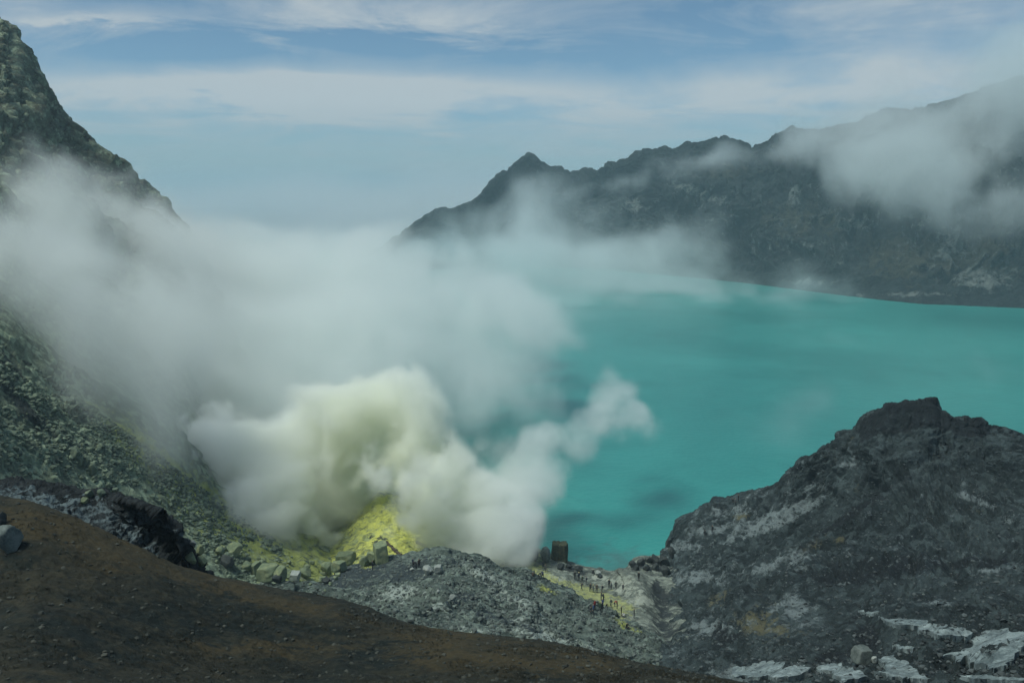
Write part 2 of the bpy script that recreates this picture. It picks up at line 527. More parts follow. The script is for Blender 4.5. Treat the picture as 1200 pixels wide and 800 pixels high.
rows = [shift(c_, 60, z=-8), shift(c_, 22, z=-1), shift(c_, 9, -4.6), c_, m0, mid, m3, f_]
P, t = catmull(np.array(rows), np.array([-2, -1.1, -.5, 0, .6, 1.4, 2.4, 3.2]), 620)
vv = t[:, None] * np.ones((1, P.shape[1]))
nrm = normals(P)
Q = P @ np.array([[.8, .6, 0], [-.6, .8, 0], [0, 0, 1.]]); Q[..., 1] *= .35
c1, v1 = cells(P, 3.0, 2.0); c2, v2 = cells(P, 1.1, 7.0)
px, py = to_px(P)
smooth_top = blob(px, py, 450, 672, 75, 14) + blob(px, py, 400, 684, 40, 10)
amp = 1 - .85 * np.clip(smooth_top, 0, 1)
disp = fbm(Q, 16, 5, .55, ridged=True) * 1.7 * amp + amp * ((1 - c1) * 1.2 * sstep(.45, .8, v1) + (1 - c2) * .55 * v2) + fbm(P, 2.2, 3, .6) * .3
bump2 = blob(px, py, 513, 712, 17, 9) * 1.8 + blob(px, py, 617, 735, 16, 10) * 1.6 + blob(px, py, 455, 702, 22, 8) * 1.2
P = P + nrm * (disp * (.4 + .6 * sstep(-.1, .3, np.abs(vv))) + bump2)[..., None]
px, py = to_px(P)
PALE = sum(blob(px, py, *b) for b in [(513, 712, 17, 9), (625, 740, 40, 13, .4), (455, 700, 26, 10), (560, 668, 30, 8, .4), (690, 762, 50, 10, .4), (500, 672, 10, 4), (430, 720, 60, 8, .25), (560, 740, 50, 6), (480, 690, 30, 10), (600, 700, 50, 12, .5)]) * .8
DRK = smooth_top * 1.2 + sum(blob(px, py, *b) for b in [(600, 730, 60, 6, .3), (540, 700, 20, 8), (700, 775, 80, 5, .3), (470, 738, 60, 4, .1)])
SULF = sum(blob(px, py, *b) for b in [(430, 664, 12, 3), (640, 690, 16, 4, .4), (735, 733, 24, 5, .5), (705, 700, 20, 6)])
m_spur = rock_material('scree_rock', (0.040, 0.058, 0.052), (0.16, 0.20, 0.17), fs=1.7, bump=.8, rubble=.5, dist=.5,
                       zones=[('pale', (0.34, 0.39, 0.35), .9, .5, .85), ('dark', (0.042, 0.056, 0.060), .5, .5, .8), ('sulphur', (0.34, 0.37, 0.10), 1.2, .45, 1.1)])
spur = surf('scree_slope', P, m_spur, {'pale': np.clip(PALE, 0, 1), 'dark': np.clip(DRK, 0, 1), 'sulphur': np.clip(SULF, 0, 1)})
print('spur', time.time() - T0)

# ================================================================== terrace by the lake where the people stand
sh_t = [(590, 648), (612, 646), (625, 642), (640, 648), (655, 653), (668, 660), (680, 664), (692, 667), (700, 670), (712, 674), (722, 676), (733, 672), (737, 663), (743, 656), (755, 653), (775, 652), (800, 652), (850, 652)]
xs = np.linspace(592, 848, 620 // LO)
s_ = np.array(sh_t, float); spy = np.interp(xs, s_[:, 0], s_[:, 1])
s0 = at(xs, spy, lakeY(xs, spy))
ins = at(xs, spy + 9, lakeY(xs, spy + 9, 1.6))
r2 = row_px([(590, 682, 172), (640, 688, 172), (700, 700, 170), (740, 706, 168), (780, 712, 164), (850, 720, 160)], xs, 60)
r3 = row_px([(590, 710, 155), (640, 716, 155), (700, 726, 152), (740, 736, 148), (780, 742, 140), (850, 755, 128)], xs, 60)
r4 = row_px([(590, 760, 125), (700, 775, 122), (780, 790, 112), (850, 810, 100)], xs, 60)
rows = [shift(s0, 25, z=-6), s0, ins, r2, r3, r4]
P, t = catmull(np.array(rows), np.array([-.6, 0, .3, 1.2, 2.0, 3.0]), 460)
vv = t[:, None] * np.ones((1, P.shape[1]))
nrm = normals(P)
px, py = to_px(P)
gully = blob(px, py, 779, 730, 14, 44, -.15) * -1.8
knob = blob(px, py, 737, 690, 26, 12, .2) * 3.4 + blob(px, py, 752, 706, 16, 9) * 2.0 + blob(px, py, 655, 682, 22, 5) * 1.4 + blob(px, py, 700, 677, 9, 5) * 1.2 + blob(px, py, 815, 675, 22, 9) * 2.4
c1, v1 = cells(P, 2.4, 4.0)
disp = fbm(P, 9, 5, .6, ridged=True) * .9 + (1 - c1) * .7 * v1 + fbm(P, 1.6, 3, .6) * .25
disp *= .35 + .65 * (1 - np.clip(blob(px, py, 700, 702, 30, 14, .3), 0, 1))
P = P + nrm * (disp * sstep(-.2, .12, vv) * .8 + gully + knob)[..., None]
px, py = to_px(P)
SULF = sum(blob(px, py, *b) for b in [(690, 697, 26, 8, .1), (712, 706, 32, 11, .35), (638, 676, 30, 9, .3), (730, 712, 20, 9), (622, 664, 20, 20), (735, 733, 24, 8, .4), (664, 686, 34, 7, .15), (640, 650, 12, 8), (715, 725, 24, 8, .4)]) * .72
OCH = sum(blob(px, py, *b) for b in [(655, 691, 22, 4, .2), (632, 680, 14, 3)])
PALE = sum(blob(px, py, *b) for b in [(737, 688, 30, 12, .2), (655, 678, 24, 5, .2), (700, 676, 12, 5), (670, 708, 22, 8, .3), (735, 745, 26, 10), (820, 676, 26, 8), (750, 706, 20, 8)]) * .9
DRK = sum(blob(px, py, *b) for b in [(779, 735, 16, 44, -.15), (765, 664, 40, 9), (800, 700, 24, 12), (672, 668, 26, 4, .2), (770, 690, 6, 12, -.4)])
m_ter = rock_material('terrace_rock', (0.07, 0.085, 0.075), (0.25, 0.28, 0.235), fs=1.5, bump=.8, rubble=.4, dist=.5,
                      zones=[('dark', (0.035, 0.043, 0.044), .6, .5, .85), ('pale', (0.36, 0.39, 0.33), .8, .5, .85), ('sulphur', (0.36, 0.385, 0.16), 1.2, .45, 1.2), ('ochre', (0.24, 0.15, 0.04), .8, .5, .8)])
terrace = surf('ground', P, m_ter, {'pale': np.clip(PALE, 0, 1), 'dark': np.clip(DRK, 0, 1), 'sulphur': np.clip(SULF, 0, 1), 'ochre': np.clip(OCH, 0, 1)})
print('terrace', time.time() - T0)

# ================================================================== sulphur mound around the vents
crest_m = [(330, 628, 232), (370, 615, 228), (400, 600, 222), (425, 590, 218), (445, 584, 216), (465, 590, 214), (490, 604, 212), (520, 622, 210), (550, 634, 208), (600, 644, 208), (640, 655, 207)]
xs = np.linspace(332, 638, 560 // LO)
c_ = row_px(crest_m, xs)
fm = row_px([(330, 705, 158), (400, 700, 166), (450, 690, 170), (500, 690, 172), (560, 696, 172), (600, 700, 172), (640, 706, 172)], xs)
m0 = c_ * .6 + fm * .4; m0[:, 2] -= .4
rows = [shift(c_, 70, z=-6), shift(c_, 26, -6), c_, m0, fm]
P, t = catmull(np.array(rows), np.array([-1.4, -.6, 0, 1, 2]), 420)
vv = t[:, None] * np.ones((1, P.shape[1]))
nrm = normals(P)
Q = P @ np.array([[.8, -.6, 0], [.6, .8, 0], [0, 0, 1.]]); Q[..., 0] *= .35
disp = fbm(Q, 10, 5, .6, ridged=True) * 1.6 + (1 - cells(P, 2.2)[0]) * .9
P = P + nrm * disp[..., None]
px, py = to_px(P)
SULF = np.clip(sum(blob(px, py, *b) for b in [(430, 590, 60, 40, .6), (470, 630, 50, 26, .6), (360, 660, 60, 20), (620, 660, 30, 20), (400, 680, 40, 12)]), 0, 1) * .62 + .12 + .35 * sstep(.1, .5, fbm(Q, 5, 4, .6, ridged=True, off=4.0))
DRK = sum(blob(px, py, *b) for b in [(470, 655, 12, 3, .4), (505, 645, 14, 3, .5), (540, 650, 26, 10, .3), (445, 635, 14, 8)])
m_sul = rock_material('sulphur_rock', (0.12, 0.15, 0.07), (0.32, 0.36, 0.17), fs=1.6, bump=.8, rubble=.4, dist=.5,
                      zones=[('sulphur', (0.60, 0.61, 0.15), 1.0, .40, 1.0), ('dark', (0.05, 0.06, 0.045), .9, .5, .8)])
mound = surf('sulphur_mound', P, m_sul, {'sulphur': np.clip(SULF, 0, 1), 'dark': np.clip(DRK, 0, 1)})
mound['kind'] = 'structure'
print('mound', time.time() - T0)

# ================================================================== right hill with its dark caprock
crest_r = [(770, 668, 190), (779, 646, 204), (783, 634, 207), (790, 628, 208), (798, 618, 208), (807, 611, 207), (818, 603, 206), (822, 596, 205), (832, 592, 204), (836, 586, 204), (860, 584, 203), (880, 579, 200), (900, 575, 196), (915, 567, 193), (922, 560, 191), (934, 556, 188), (942, 548, 186), (958, 539, 182),
           (965, 530, 180), (980, 521, 177), (986, 512, 175), (997, 511, 172), (1006, 508, 169), (1010, 494, 166), (1014, 487, 165), (1024, 483, 164), (1029, 478, 163), (1044, 474, 161), (1060, 473, 160), (1072, 469, 159), (1088, 468, 158), (1099, 468, 158), (1103, 480, 158), (1108, 483, 158), (1118, 487, 157),
           (1130, 490, 157), (1143, 493, 156), (1150, 496, 156), (1153, 501, 156), (1160, 508, 155), (1172, 513, 154), (1186, 517, 153), (1205, 520, 151), (1250, 530, 147), (1340, 548, 140), (1450, 575, 132)]
xs = np.linspace(728, 1430, 1080 // LO)
c_ = jag(row_px(crest_r, xs), .8, 2.2, 3.0)
cpy = np.interp(xs, *np.array(crest_r, float)[:, :2].T)
caph = np.interp(xs, [770, 800, 985, 1003, 1012, 1050, 1100, 1104, 1150, 1162, 1450], [3, 3, 2, 4, 22, 26, 26, 16, 13, 3, 3])
cY = np.interp(xs, *np.array(crest_r, float)[:, [0, 2]].T)
cap = at(xs, cpy + caph, cY - 2.0)
r1 = row_px([(770, 672, 187), (783, 645, 199), (800, 636, 194), (850, 622, 188), (900, 612, 180), (950, 600, 170), (1000, 585, 158), (1060, 560, 147), (1120, 560, 144), (1200, 570, 138), (1450, 610, 118)], xs, 60)
r2 = row_px([(770, 690, 176), (800, 675, 178), (850, 660, 170), (900, 652, 160), (950, 650, 146), (1000, 648, 134), (1060, 632, 128), (1120, 628, 124), (1200, 630, 118), (1450, 665, 100)], xs, 60)
r3 = row_px([(770, 718, 160), (800, 706, 160), (850, 700, 148), (900, 703, 134), (950, 706, 118), (1000, 706, 106), (1060, 692, 102), (1120, 680, 100), (1200, 676, 94), (1450, 700, 80)], xs, 60)
r4 = row_px([(770, 752, 138), (800, 750, 132), (850, 755, 118), (900, 762, 98), (950, 764, 82), (1000, 750, 76), (1060, 735, 74), (1120, 725, 72), (1200, 722, 68), (1450, 740, 56)], xs, 60)
r5 = row_px([(770, 790, 112), (800, 795, 100), (850, 800, 86), (950, 800, 66), (1000, 796, 61), (1060, 790, 58), (1120, 786, 55), (1200, 786, 51), (1450, 800, 42)], xs, 60)
r6 = row_px([(770, 850, 84), (850, 860, 66), (950, 870, 50), (1060, 880, 44), (1200, 885, 38), (1450, 900, 30)], xs, 60)
r7 = shift(r6, -14, 3)
back1 = shift(c_, 5, -1.0); back1[:, 2] = np.maximum(back1[:, 2], -8)
back2 = shift(c_, 45, 0); back2[:, 2] = -8
rows = [back2, back1, c_, cap, r1, r2, r3, r4, r5, r6, r7]
sinkz = 10 * (1 - sstep(730, 800, xs)) ** 1.6
sx_ = [0, 0, -4, -6, -2, 14, 26, 6, -24, -50, -60]
rows = [r_ - np.stack([sinkz * 0, sinkz * 0, 12 * (1 - sstep(716 + k_, 806 + k_ * 1.2, xs)) ** 1.6], -1) for r_, k_ in zip(rows, sx_)]
P, t = catmull(np.array(rows), np.array([-1.2, -.3, 0, .22, 1, 2, 3, 4, 5, 6, 6.5]), 840)
vv = t[:, None] * np.ones((1, P.shape[1]))
nrm = normals(P)
px, py = to_px(P)
# gullies fan out from the summit
cx, cy_ = at(1070, 480, 159)[:2]
dx_ = P[..., 0] - cx; dy_ = P[..., 1] - cy_
ang = np.arctan2(dx_, -dy_); rad = np.hypot(dx_, dy_)
G = np.stack([ang * 46 + 3.0 * perlin(P / 14), rad * .28 + 3 * perlin(P / 22 + 4), ang * 0], -1)
fan = sstep(6, 22, rad) * sstep(880, 960, px) * (1 - sstep(2.8, 4.2, vv))
GN = fbm(G, 9, 5, .6, ridged=True)
disp = (GN - .46) * 5.2 * fan
L = P @ np.array([[.82, -.57, 0], [.57, .82, 0], [0, 0, 1.]]); L[..., 0] *= .3
LN = fbm(L, 9, 5, .62, ridged=True)
disp += (LN - .5) * 3.0 * (1 - fan) * sstep(.05, .5, vv)
c1, v1 = cells(P, 2.6, 3.0); c2, v2 = cells(P, 1.0, 8.0)
disp += ((1 - c1) * 1.0 * sstep(.5, .9, v1) + (1 - c2) * .4 * v2) * sstep(.1, .5, vv) * (.4 + .6 * (1 - fan))
disp += fbm(P, 3.0, 4, .6) * .55 * sstep(.0, .4, vv)
# broken blocks of the caprock
K_ = P.copy(); K_[..., 2] *= .12
cb, vb = cells(K_, 2.0, 1.0)
inc = (1 - sstep(.24, .34, vv)) * sstep(1000, 1015, px) * (1 - sstep(1155, 1170, px)) * sstep(-.35, -.05, vv)
disp += inc * ((vb - .5) * 1.0 - cb * .6)
tip = (1 - sstep(.3, 1.0, vv)) * (1 - sstep(840, 990, px))
disp += tip * (vb - .5) * .6
# terracing of the near flank
near = sstep(3.6, 4.4, vv)
disp += near * (np.round(fbm(P * np.array([1, 1, .2]), 9, 4, .5) * 4) / 4 * 1.3)
# knolls, ribs and hollows
bm_ = blob(px, py, 895, 722, 42, 22, -.35) * 4.2 + blob(px, py, 935, 705, 20, 14) * 2.4 + blob(px, py, 900, 668, 60, 9, -.45) * 1.5 - blob(px, py, 915, 640, 60, 8, -.55) * 1.2 - blob(px, py, 1010, 590, 90, 6, -.6) * 2.6 + blob(px, py, 1090, 560, 90, 10, -.45) * 1.6 \
    - blob(px, py, 1018, 742, 18, 22) * 1.6 - blob(px, py, 980, 765, 44, 12, -.3) * 1.4 + blob(px, py, 800, 612, 16, 10) * .8 + blob(px, py, 960, 680, 22, 16) * 1.8 + blob(px, py, 1020, 682, 18, 20) * 1.6 - blob(px, py, 1150, 658, 40, 6, .1) * 1.6 - blob(px, py, 1110, 700, 40, 6) * 1.3 + blob(px, py, 1050, 670, 8, 20) * 1.1
P = P + nrm * (disp + bm_)[..., None]
px, py = to_px(P)
PALE = sum(blob(px, py, *b) for b in [(930, 712, 26, 16, .4), (935, 598, 34, 8, -.5), (900, 610, 40, 9, -.4), (950, 572, 10, 5, -.5), (850, 600, 26, 7), (840, 620, 26, 6, -.2), (820, 676, 30, 8), (1140, 585, 22, 4, .4), (1160, 668, 14, 3), (830, 735, 20, 8), (985, 545, 8, 4), (1000, 540, 6, 14), (925, 655, 40, 7, -.35), (1100, 706, 22, 4), (870, 790, 30, 8), (800, 640, 20, 5)]) * .9
OCH = sum(blob(px, py, *b) for b in [(950, 638, 34, 10, -.6), (880, 720, 36, 18, -.4), (980, 632, 14, 8), (905, 735, 20, 16), (840, 700, 20, 10, -.6), (870, 605, 16, 6)]) * .8
DRK = np.clip(inc * 1.6, 0, 1.4) + sum(blob(px, py, *b) for b in [(1000, 600, 100, 7, -.6), (990, 675, 60, 16), (1018, 745, 16, 26), (980, 770, 46, 9, -.3), (1060, 660, 50, 14), (1150, 660, 50, 6), (920, 560, 30, 5, -.6), (850, 745, 20, 14)]) + .75 * sstep(.05, -.35, GN) * fan + .6 * sstep(.0, -.4, LN) * (1 - fan)  # dark caprock and patches; gully noise adds painted shade in the creases
PALE = PALE + .42 * sstep(.25, .6, LN) * (1 - fan) * (1 - sstep(900, 1050, px)) + .35 * sstep(.3, .6, GN) * fan + .45 * sstep(.15, .5, fbm(L, 30, 4, .55, off=41.0)) * (1 - sstep(.7, 1.3, fan + .2))  # gully noise also paints the rib crests paler, as relief shading
DRK = DRK + .5 * sstep(.05, .45, fbm(L, 34, 4, .55, off=61.0))
OCH = OCH + .3 * sstep(.1, .45, fbm(P, 20, 3, .5, off=21.0))
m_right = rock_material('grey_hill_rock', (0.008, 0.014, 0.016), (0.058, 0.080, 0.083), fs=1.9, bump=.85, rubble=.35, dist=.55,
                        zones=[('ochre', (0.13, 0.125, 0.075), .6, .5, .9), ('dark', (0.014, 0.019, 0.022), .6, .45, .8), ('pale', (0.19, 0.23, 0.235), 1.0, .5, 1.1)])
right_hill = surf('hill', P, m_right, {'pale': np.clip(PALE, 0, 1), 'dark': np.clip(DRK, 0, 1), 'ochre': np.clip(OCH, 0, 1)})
print('right', time.time() - T0)

# ================================================================== lake and far land
m, t_, p = mat_new('lake_water')
N = NT(t_)
g = N.n('ShaderNodeNewGeometry')
n1 = N.noise(g.outputs['Position'], .006, 5, .55, .6)
n2 = N.noise(g.outputs['Position'], .05, 5, .6, 1.2)
c = N.mix(N.ramp(N.math('ADD', N.math('MULTIPLY', n1, .7), N.math('MULTIPLY', n2, .3)), [(.35, 0.0), (.65, 1.0)]), (0.012, 0.175, 0.16), (0.038, 0.285, 0.255))
# suspended grey mud where the shallows are
vm = N.n('ShaderNodeVectorMath', operation='SUBTRACT')
mp = N.n('ShaderNodeMapping')
sx, sy, _ = at(722, 660, lakeY(722, 660))
N.l(g.outputs['Position'], vm.inputs[0]); vm.inputs[1].default_value = (float(sx), float(sy), 0)
mp.inputs['Scale'].default_value = (1 / 13.0, 1 / 15.0, 0)
N.l(vm.outputs[0], mp.inputs[0])
ln = N.n('ShaderNodeVectorMath', operation='LENGTH'); N.l(mp.outputs[0], ln.inputs[0])
sw = N.noise(g.outputs['Position'], .16, 5, .6, 1.5)
mud = N.ramp(N.math('ADD', N.math('SUBTRACT', 1.0, ln.outputs['Value']), N.math('MULTIPLY', N.math('SUBTRACT', sw, .5), 2.4)), [(.15, 0.0), (.95, 1.0)])
c = N.mix(N.math('MULTIPLY', mud, .75), c, (0.05, 0.13, 0.125))
N.l(c, p.inputs['Base Color'])
p.inputs['Roughness'].default_value = .28
p.inputs['IOR'].default_value = 1.33
wv = N.noise(g.outputs['Position'], .5, 4, .6)
b = N.n('ShaderNodeBump'); b.inputs['Strength'].default_value = .35; b.inputs['Distance'].default_value = .5
N.l(wv, b.inputs['Height']); N.l(b.outputs[0], p.inputs['Normal'])
V = [(-900, 100, 0), (1500, 100, 0), (1500, 1350, 0), (-900, 1350, 0)]
lake = obj('lake', mesh_np('lake', V, [(0, 1, 2, 3)], False), m)
tag(lake, kind='structure')
m_land = rock_material('far_land', (0.03, 0.04, 0.035), (0.07, 0.09, 0.075), fs=60, bump=.5, rubble=0)
n_ = 120
gx, gy = np.meshgrid(np.linspace(-7000, 7000, n_), np.linspace(-6000, 8000, n_))
gz = -35 + fbm(np.stack([gx, gy, gx * 0], -1), 1800, 5, .5) * 40
gz = np.where((np.abs(gx) < 1700) & (gy < 1900) & (gy > -300), np.minimum(gz, -30), gz)
land = obj('land', mesh_np('land', np.stack([gx, gy, np.minimum(gz, 40)], -1).reshape(-1, 3), grid_faces(n_, n_)), m_land)
tag(land, kind='structure')

#@@THINGS
# ================================================================== things that stand on the ground
dg = bpy.context.evaluated_depsgraph_get()
dg.update()
BV = [(o, BVHTree.FromObject(o, dg)) for o in TERRAIN]
CAMP = Vector((0, 0, H))


def ray(px_, py_, only=None):
    p = at(px_, py_, 100.0)
    d = (Vector(p) - CAMP).normalized()
    best = None
    for o, b in BV:
        if only and o not in only: continue
        h = b.ray_cast(CAMP, d, 3000)
        if h[0] is not None and (best is None or h[3] < best[3]):
            best = (h[0], h[1], o, h[3])
    return best


def down(x, y):
    best = None
    for o, b in BV:
        h = b.ray_cast(Vector((x, y, 300)), Vector((0, 0, -1)), 600)
        if h[0] is not None and (best is None or h[0].z > best[0].z): best = (h[0], h[1], o)
    return best


print('bvh', time.time() - T0)


# ---------------- boulders
def boulder_mesh(name, seed, cuts=11, sub=4, boxy=0.0, lay=0.0):
    r = np.random.default_rng(seed)
    bm = bmesh.new(); bmesh.ops.create_icosphere(bm, subdivisions=sub, radius=1)
    V = np.array([v.co[:] for v in bm.verts]); F = np.array([[v.index for v in f.verts] for f in bm.faces]); bm.free()
    ns = r.normal(size=(cuts, 3)); ns[:, 2] *= .8; ns /= np.linalg.norm(ns, axis=1)[:, None]
    hs = r.uniform(.52, .88, cuts)
    if boxy:
        ns = np.concatenate([ns[:4], [[1, .1, .1], [-1, .1, 0], [0, 1, .05], [.05, -1, .1], [.1, .1, 1]]]); hs = np.concatenate([hs[:4] + .15, [.62] * 5])
        ns /= np.linalg.norm(ns, axis=1)[:, None]
    for n_, h_ in zip(ns, hs):
        dd = V @ n_ - h_
        V = V - np.clip(dd, 0, None)[:, None] * n_
    rad = np.linalg.norm(V, axis=1, keepdims=True)
    V = V * (1 + .13 * fbm(V + seed, .55, 5, .6, ridged=True)[:, None] + .03 * fbm(V + seed, .15, 3)[:, None])
    if lay: V[:, 0] += lay * np.round(V[:, 0] * 3) / 3
    V /= np.abs(V).max(0)
    return mesh_np(name, V, F, True)


def bmat(name, c0, c1, top, fs=.6):
    m, t, p = mat_new(name); N = NT(t)
    g = N.n('ShaderNodeNewGeometry'); oi = N.n('ShaderNodeObjectInfo')
    a = N.noise(g.outputs['Position'], 1.2 / fs, 8, .7, .3); b_ = N.noise(g.outputs['Position'], 6 / fs, 5, .7)
    c = N.mix(N.ramp(N.math('ADD', N.math('MULTIPLY', a, .6), N.math('MULTIPLY', b_, .4)), [(.4, 0.0), (.62, 1.0)]), c0, c1)
    c = N.mix(N.ramp(N.noise(g.outputs['Position'], .5 / fs, 4, .6), [(.5, 0.0), (.62, .6)]), c, top)
    c = N.mix(N.math('MULTIPLY', oi.outputs['Random'], .35), c, tuple(x * .45 for x in c0))
    N.l(c, p.inputs['Base Color']); p.inputs['Roughness'].default_value = .9
    p.inputs['Specular IOR Level'].default_value = .2
    bb = N.n('ShaderNodeBump'); bb.inputs['Strength'].default_value = .6; bb.inputs['Distance'].default_value = .15 * fs
    N.l(N.math('ADD', a, b_), bb.inputs['Height']); N.l(bb.outputs[0], p.inputs['Normal'])
    return m


MB = {'green': bmat('pale_green_stone', (.13, .17, .10), (.27, .32, .20), (.36, .38, .20)),
      'grey': bmat('grey_stone', (.07, .09, .085), (.19, .22, .20), (.26, .29, .27)),
      'dark': bmat('dark_stone', (.022, .028, .028), (.06, .07, .07), (.10, .11, .10)),
      'pale': bmat('pale_stone', (.24, .27, .25), (.40, .43, .40), (.45, .48, .44)),
      'scree': bmat('scree_stone', (.07, .095, .07), (.20, .25, .175), (.26, .30, .18))}
BM_ = [boulder_mesh('boulder', 20 + k, 9 + k, 4) for k in range(6)] + [boulder_mesh('block', 40 + k, 8, 4, boxy=1) for k in range(3)]
for b_ in BM_: b_.materials.append(MB['green'])


def put_rock(x0, y0, x1, y1, mat, label, name='boulder', cat='boulder', group=None, box=False, sink=.18, kind=None, mesh=None, only=None, dmul=1.0):
    h = ray((x0 + x1) / 2, y1, only)
    if h is None: return None
    P_ = h[0]; depth = P_[1] * CP - (P_[2] - H) * SP
    k = depth / FPX
    wx = (x1 - x0) * k / 2; hz = (y1 - y0) * k / 2 / math.cos(PITCH + .25)
    me = mesh or (BM_[6 + rnd.randrange(3)] if box else BM_[rnd.randrange(6)])
    o = bpy.data.objects.new(name, me); COL.objects.link(o)
    dy_ = (wx + hz) / 2 * dmul
    o.scale = (wx, dy_, hz / (1 - sink / 2) )
    o.location = (P_[0], P_[1] + dy_ * .5, P_[2] + hz * (1 - sink))
    o.rotation_euler = (rnd.uniform(-.12, .12), rnd.uniform(-.15, .15), rnd.uniform(-.5, .5) + (math.pi if rnd.random() < .5 else 0))
    o.material_slots[0].link = 'OBJECT'; o.material_slots[0].material = MB[mat]
    tag(o, label, cat, group)
    return o


G1 = 'large sulphur stained boulders below the steam'
for a in [
    (437, 633, 455, 661, 'green', 'tallest pale green block beside the yellow sulphur slope', True),
    (429, 645, 440, 662, 'green', 'upright pale block leaning on the tallest pale green block', True),
    (420, 652, 433, 663, 'green', 'low whitish block just behind the lone person on the mound', False),
    (392, 647, 415, 661, 'green', 'wide flat-topped pale green block half hidden in steam', True),
    (390, 656, 404, 671, 'green', 'slanted pale green block in front of the flat-topped block', True),
    (375, 659, 391, 674, 'green', 'rounded pale green boulder beside the slanted block, near yellow ground', False),
    (214, 647, 230, 661, 'green', 'smooth pale green boulder touching the tip of the dark ledge', False),
    (228, 652, 243, 665, 'green', 'pale green boulder on the brown slope edge, next to the ledge-tip boulder', False),
    (222, 633, 230, 641, 'pale', 'small bright stone above the tip of the dark ledge', False),
    (228, 639, 239, 650, 'green', 'mossy green stone between the bright stone and the ledge-tip boulders', False),
    (252, 640, 263, 653, 'green', 'narrow green boulder beside the big humped green boulder', False),
    (263, 637, 285, 652, 'green', 'big humped green boulder on the scree foot under thin steam', False),
    (256, 651, 275, 665, 'dark', 'dark grey boulder below the big humped green boulder', False),
    (281, 657, 295, 669, 'green', 'squat green boulder uphill of the large pale wedge boulder', False),
    (294, 657, 304, 675, 'green', 'tall narrow green boulder against the large pale wedge boulder', True),
    (302, 656, 311, 665, 'green', 'small round green stone above the large pale wedge boulder', False),
    (300, 661, 325, 681, 'green', 'large pale wedge boulder at the edge of the brown slope', True),
    (319, 664, 339, 681, 'green', 'cracked pale boulder next to the large pale wedge boulder', False),
    (318, 673, 333, 684, 'dark', 'dark low boulder in front of the cracked pale boulder', False),
    (339, 669, 351, 681, 'pale', 'thin tilted pale slab-like boulder near the yellow patch', True),
    (348, 666, 367, 678, 'green', 'row-end green boulder beside the bright yellow patch', False),
    (80, 525, 93, 539, 'scree', 'biggest mossy boulder high on the green scree', False),
    (86, 534, 98, 546, 'scree', 'mossy boulder just under the biggest one on the scree', False),
    (100, 544, 114, 557, 'scree', 'flat mossy boulder lower down the green scree chute', False),
    (97, 574, 109, 583, 'scree', 'pale mossy boulder above the middle of the dark ledge', False),
    (112, 573, 124, 583, 'scree', 'twin mossy boulder a step downhill of the pale mossy one', False),
    (93, 583, 103, 590, 'green', 'small light boulder resting right above the dark ledge', False),
    (494, 663, 509, 674, 'pale', 'wide whitish stone on the dark sand top of the mound', False),
    (509, 661, 518, 672, 'pale', 'tilted whitish stone beside the wide whitish stone on the mound', True),
    (480, 665, 486, 670, 'pale', 'tiny whitish stone on dark sand below the people on the mound', False),
    (525, 697, 535, 704, 'pale', 'egg-shaped white stone halfway down the grey scree', False),
    (511, 690, 516, 695, 'pale', 'very small white stone uphill of the egg-shaped one', False),
    (632, 641, 645, 660, 'grey', 'craggy yellow-grey rock beside the columnar rock on the lake shore', False),
    (619, 641, 631, 657, 'dark', 'dark craggy rock where the steam meets the lake shore', False),
    (1002, 756, 1021, 779, 'grey', 'upright grey boulder in the dark hollow between pale slabs', True),
    (1020, 768, 1029, 777, 'pale', 'small pale stone beside the upright boulder in the hollow', False),
    (376, 676, 388, 684, 'dark', 'dark stone at the foot of the smooth dark mound', False),
    (697, 668, 705, 674, 'pale', 'pale rock knob on the terrace beside the water', False),
]:
    x0, y0, x1, y1, mt, lab, bx = a
    put_rock(x0, y0, x1, y1, mt, lab, box=bx, group=G1 if mt == 'green' and y0 > 600 else None)

for k, (x0, y0, x1, y1) in enumerate([(737, 657, 748, 664), (745, 654, 757, 663), (754, 651, 764, 659), (762, 650, 775, 660), (772, 651, 784, 663), (741, 662, 751, 668), (752, 661, 762, 668), (764, 660, 774, 668), (775, 662, 787, 673), (783, 640, 793, 652), (779, 632, 786, 640)]):
    put_rock(x0, y0, x1, y1, 'dark', 'dark wet rock heaped on the shore between the terrace and the dark hill', group='dark rocks on the lake shore', only=(terrace, right_hill), sink=.35)
for k, (x0, y0, x1, y1) in enumerate([(652, 660, 662, 667), (663, 660, 672, 666), (673, 663, 684, 669), (612, 640, 620, 650), (700, 672, 707, 677)]):
    put_rock(x0, y0, x1, y1, 'dark', 'dark rock lying at the waterline of the terrace', group='dark rocks at the terrace waterline', only=(terrace,), sink=.3)

# the big pale rock at the edge of the frame on the brown slope, and the one behind it
put_rock(-10, 617, 21, 650, 'grey', 'large pale grey rock half buried in the brown slope', name='boulder', sink=.1)
put_rock(-8, 600, 6, 616, 'dark', 'small dark rock just uphill of the half buried pale grey rock')

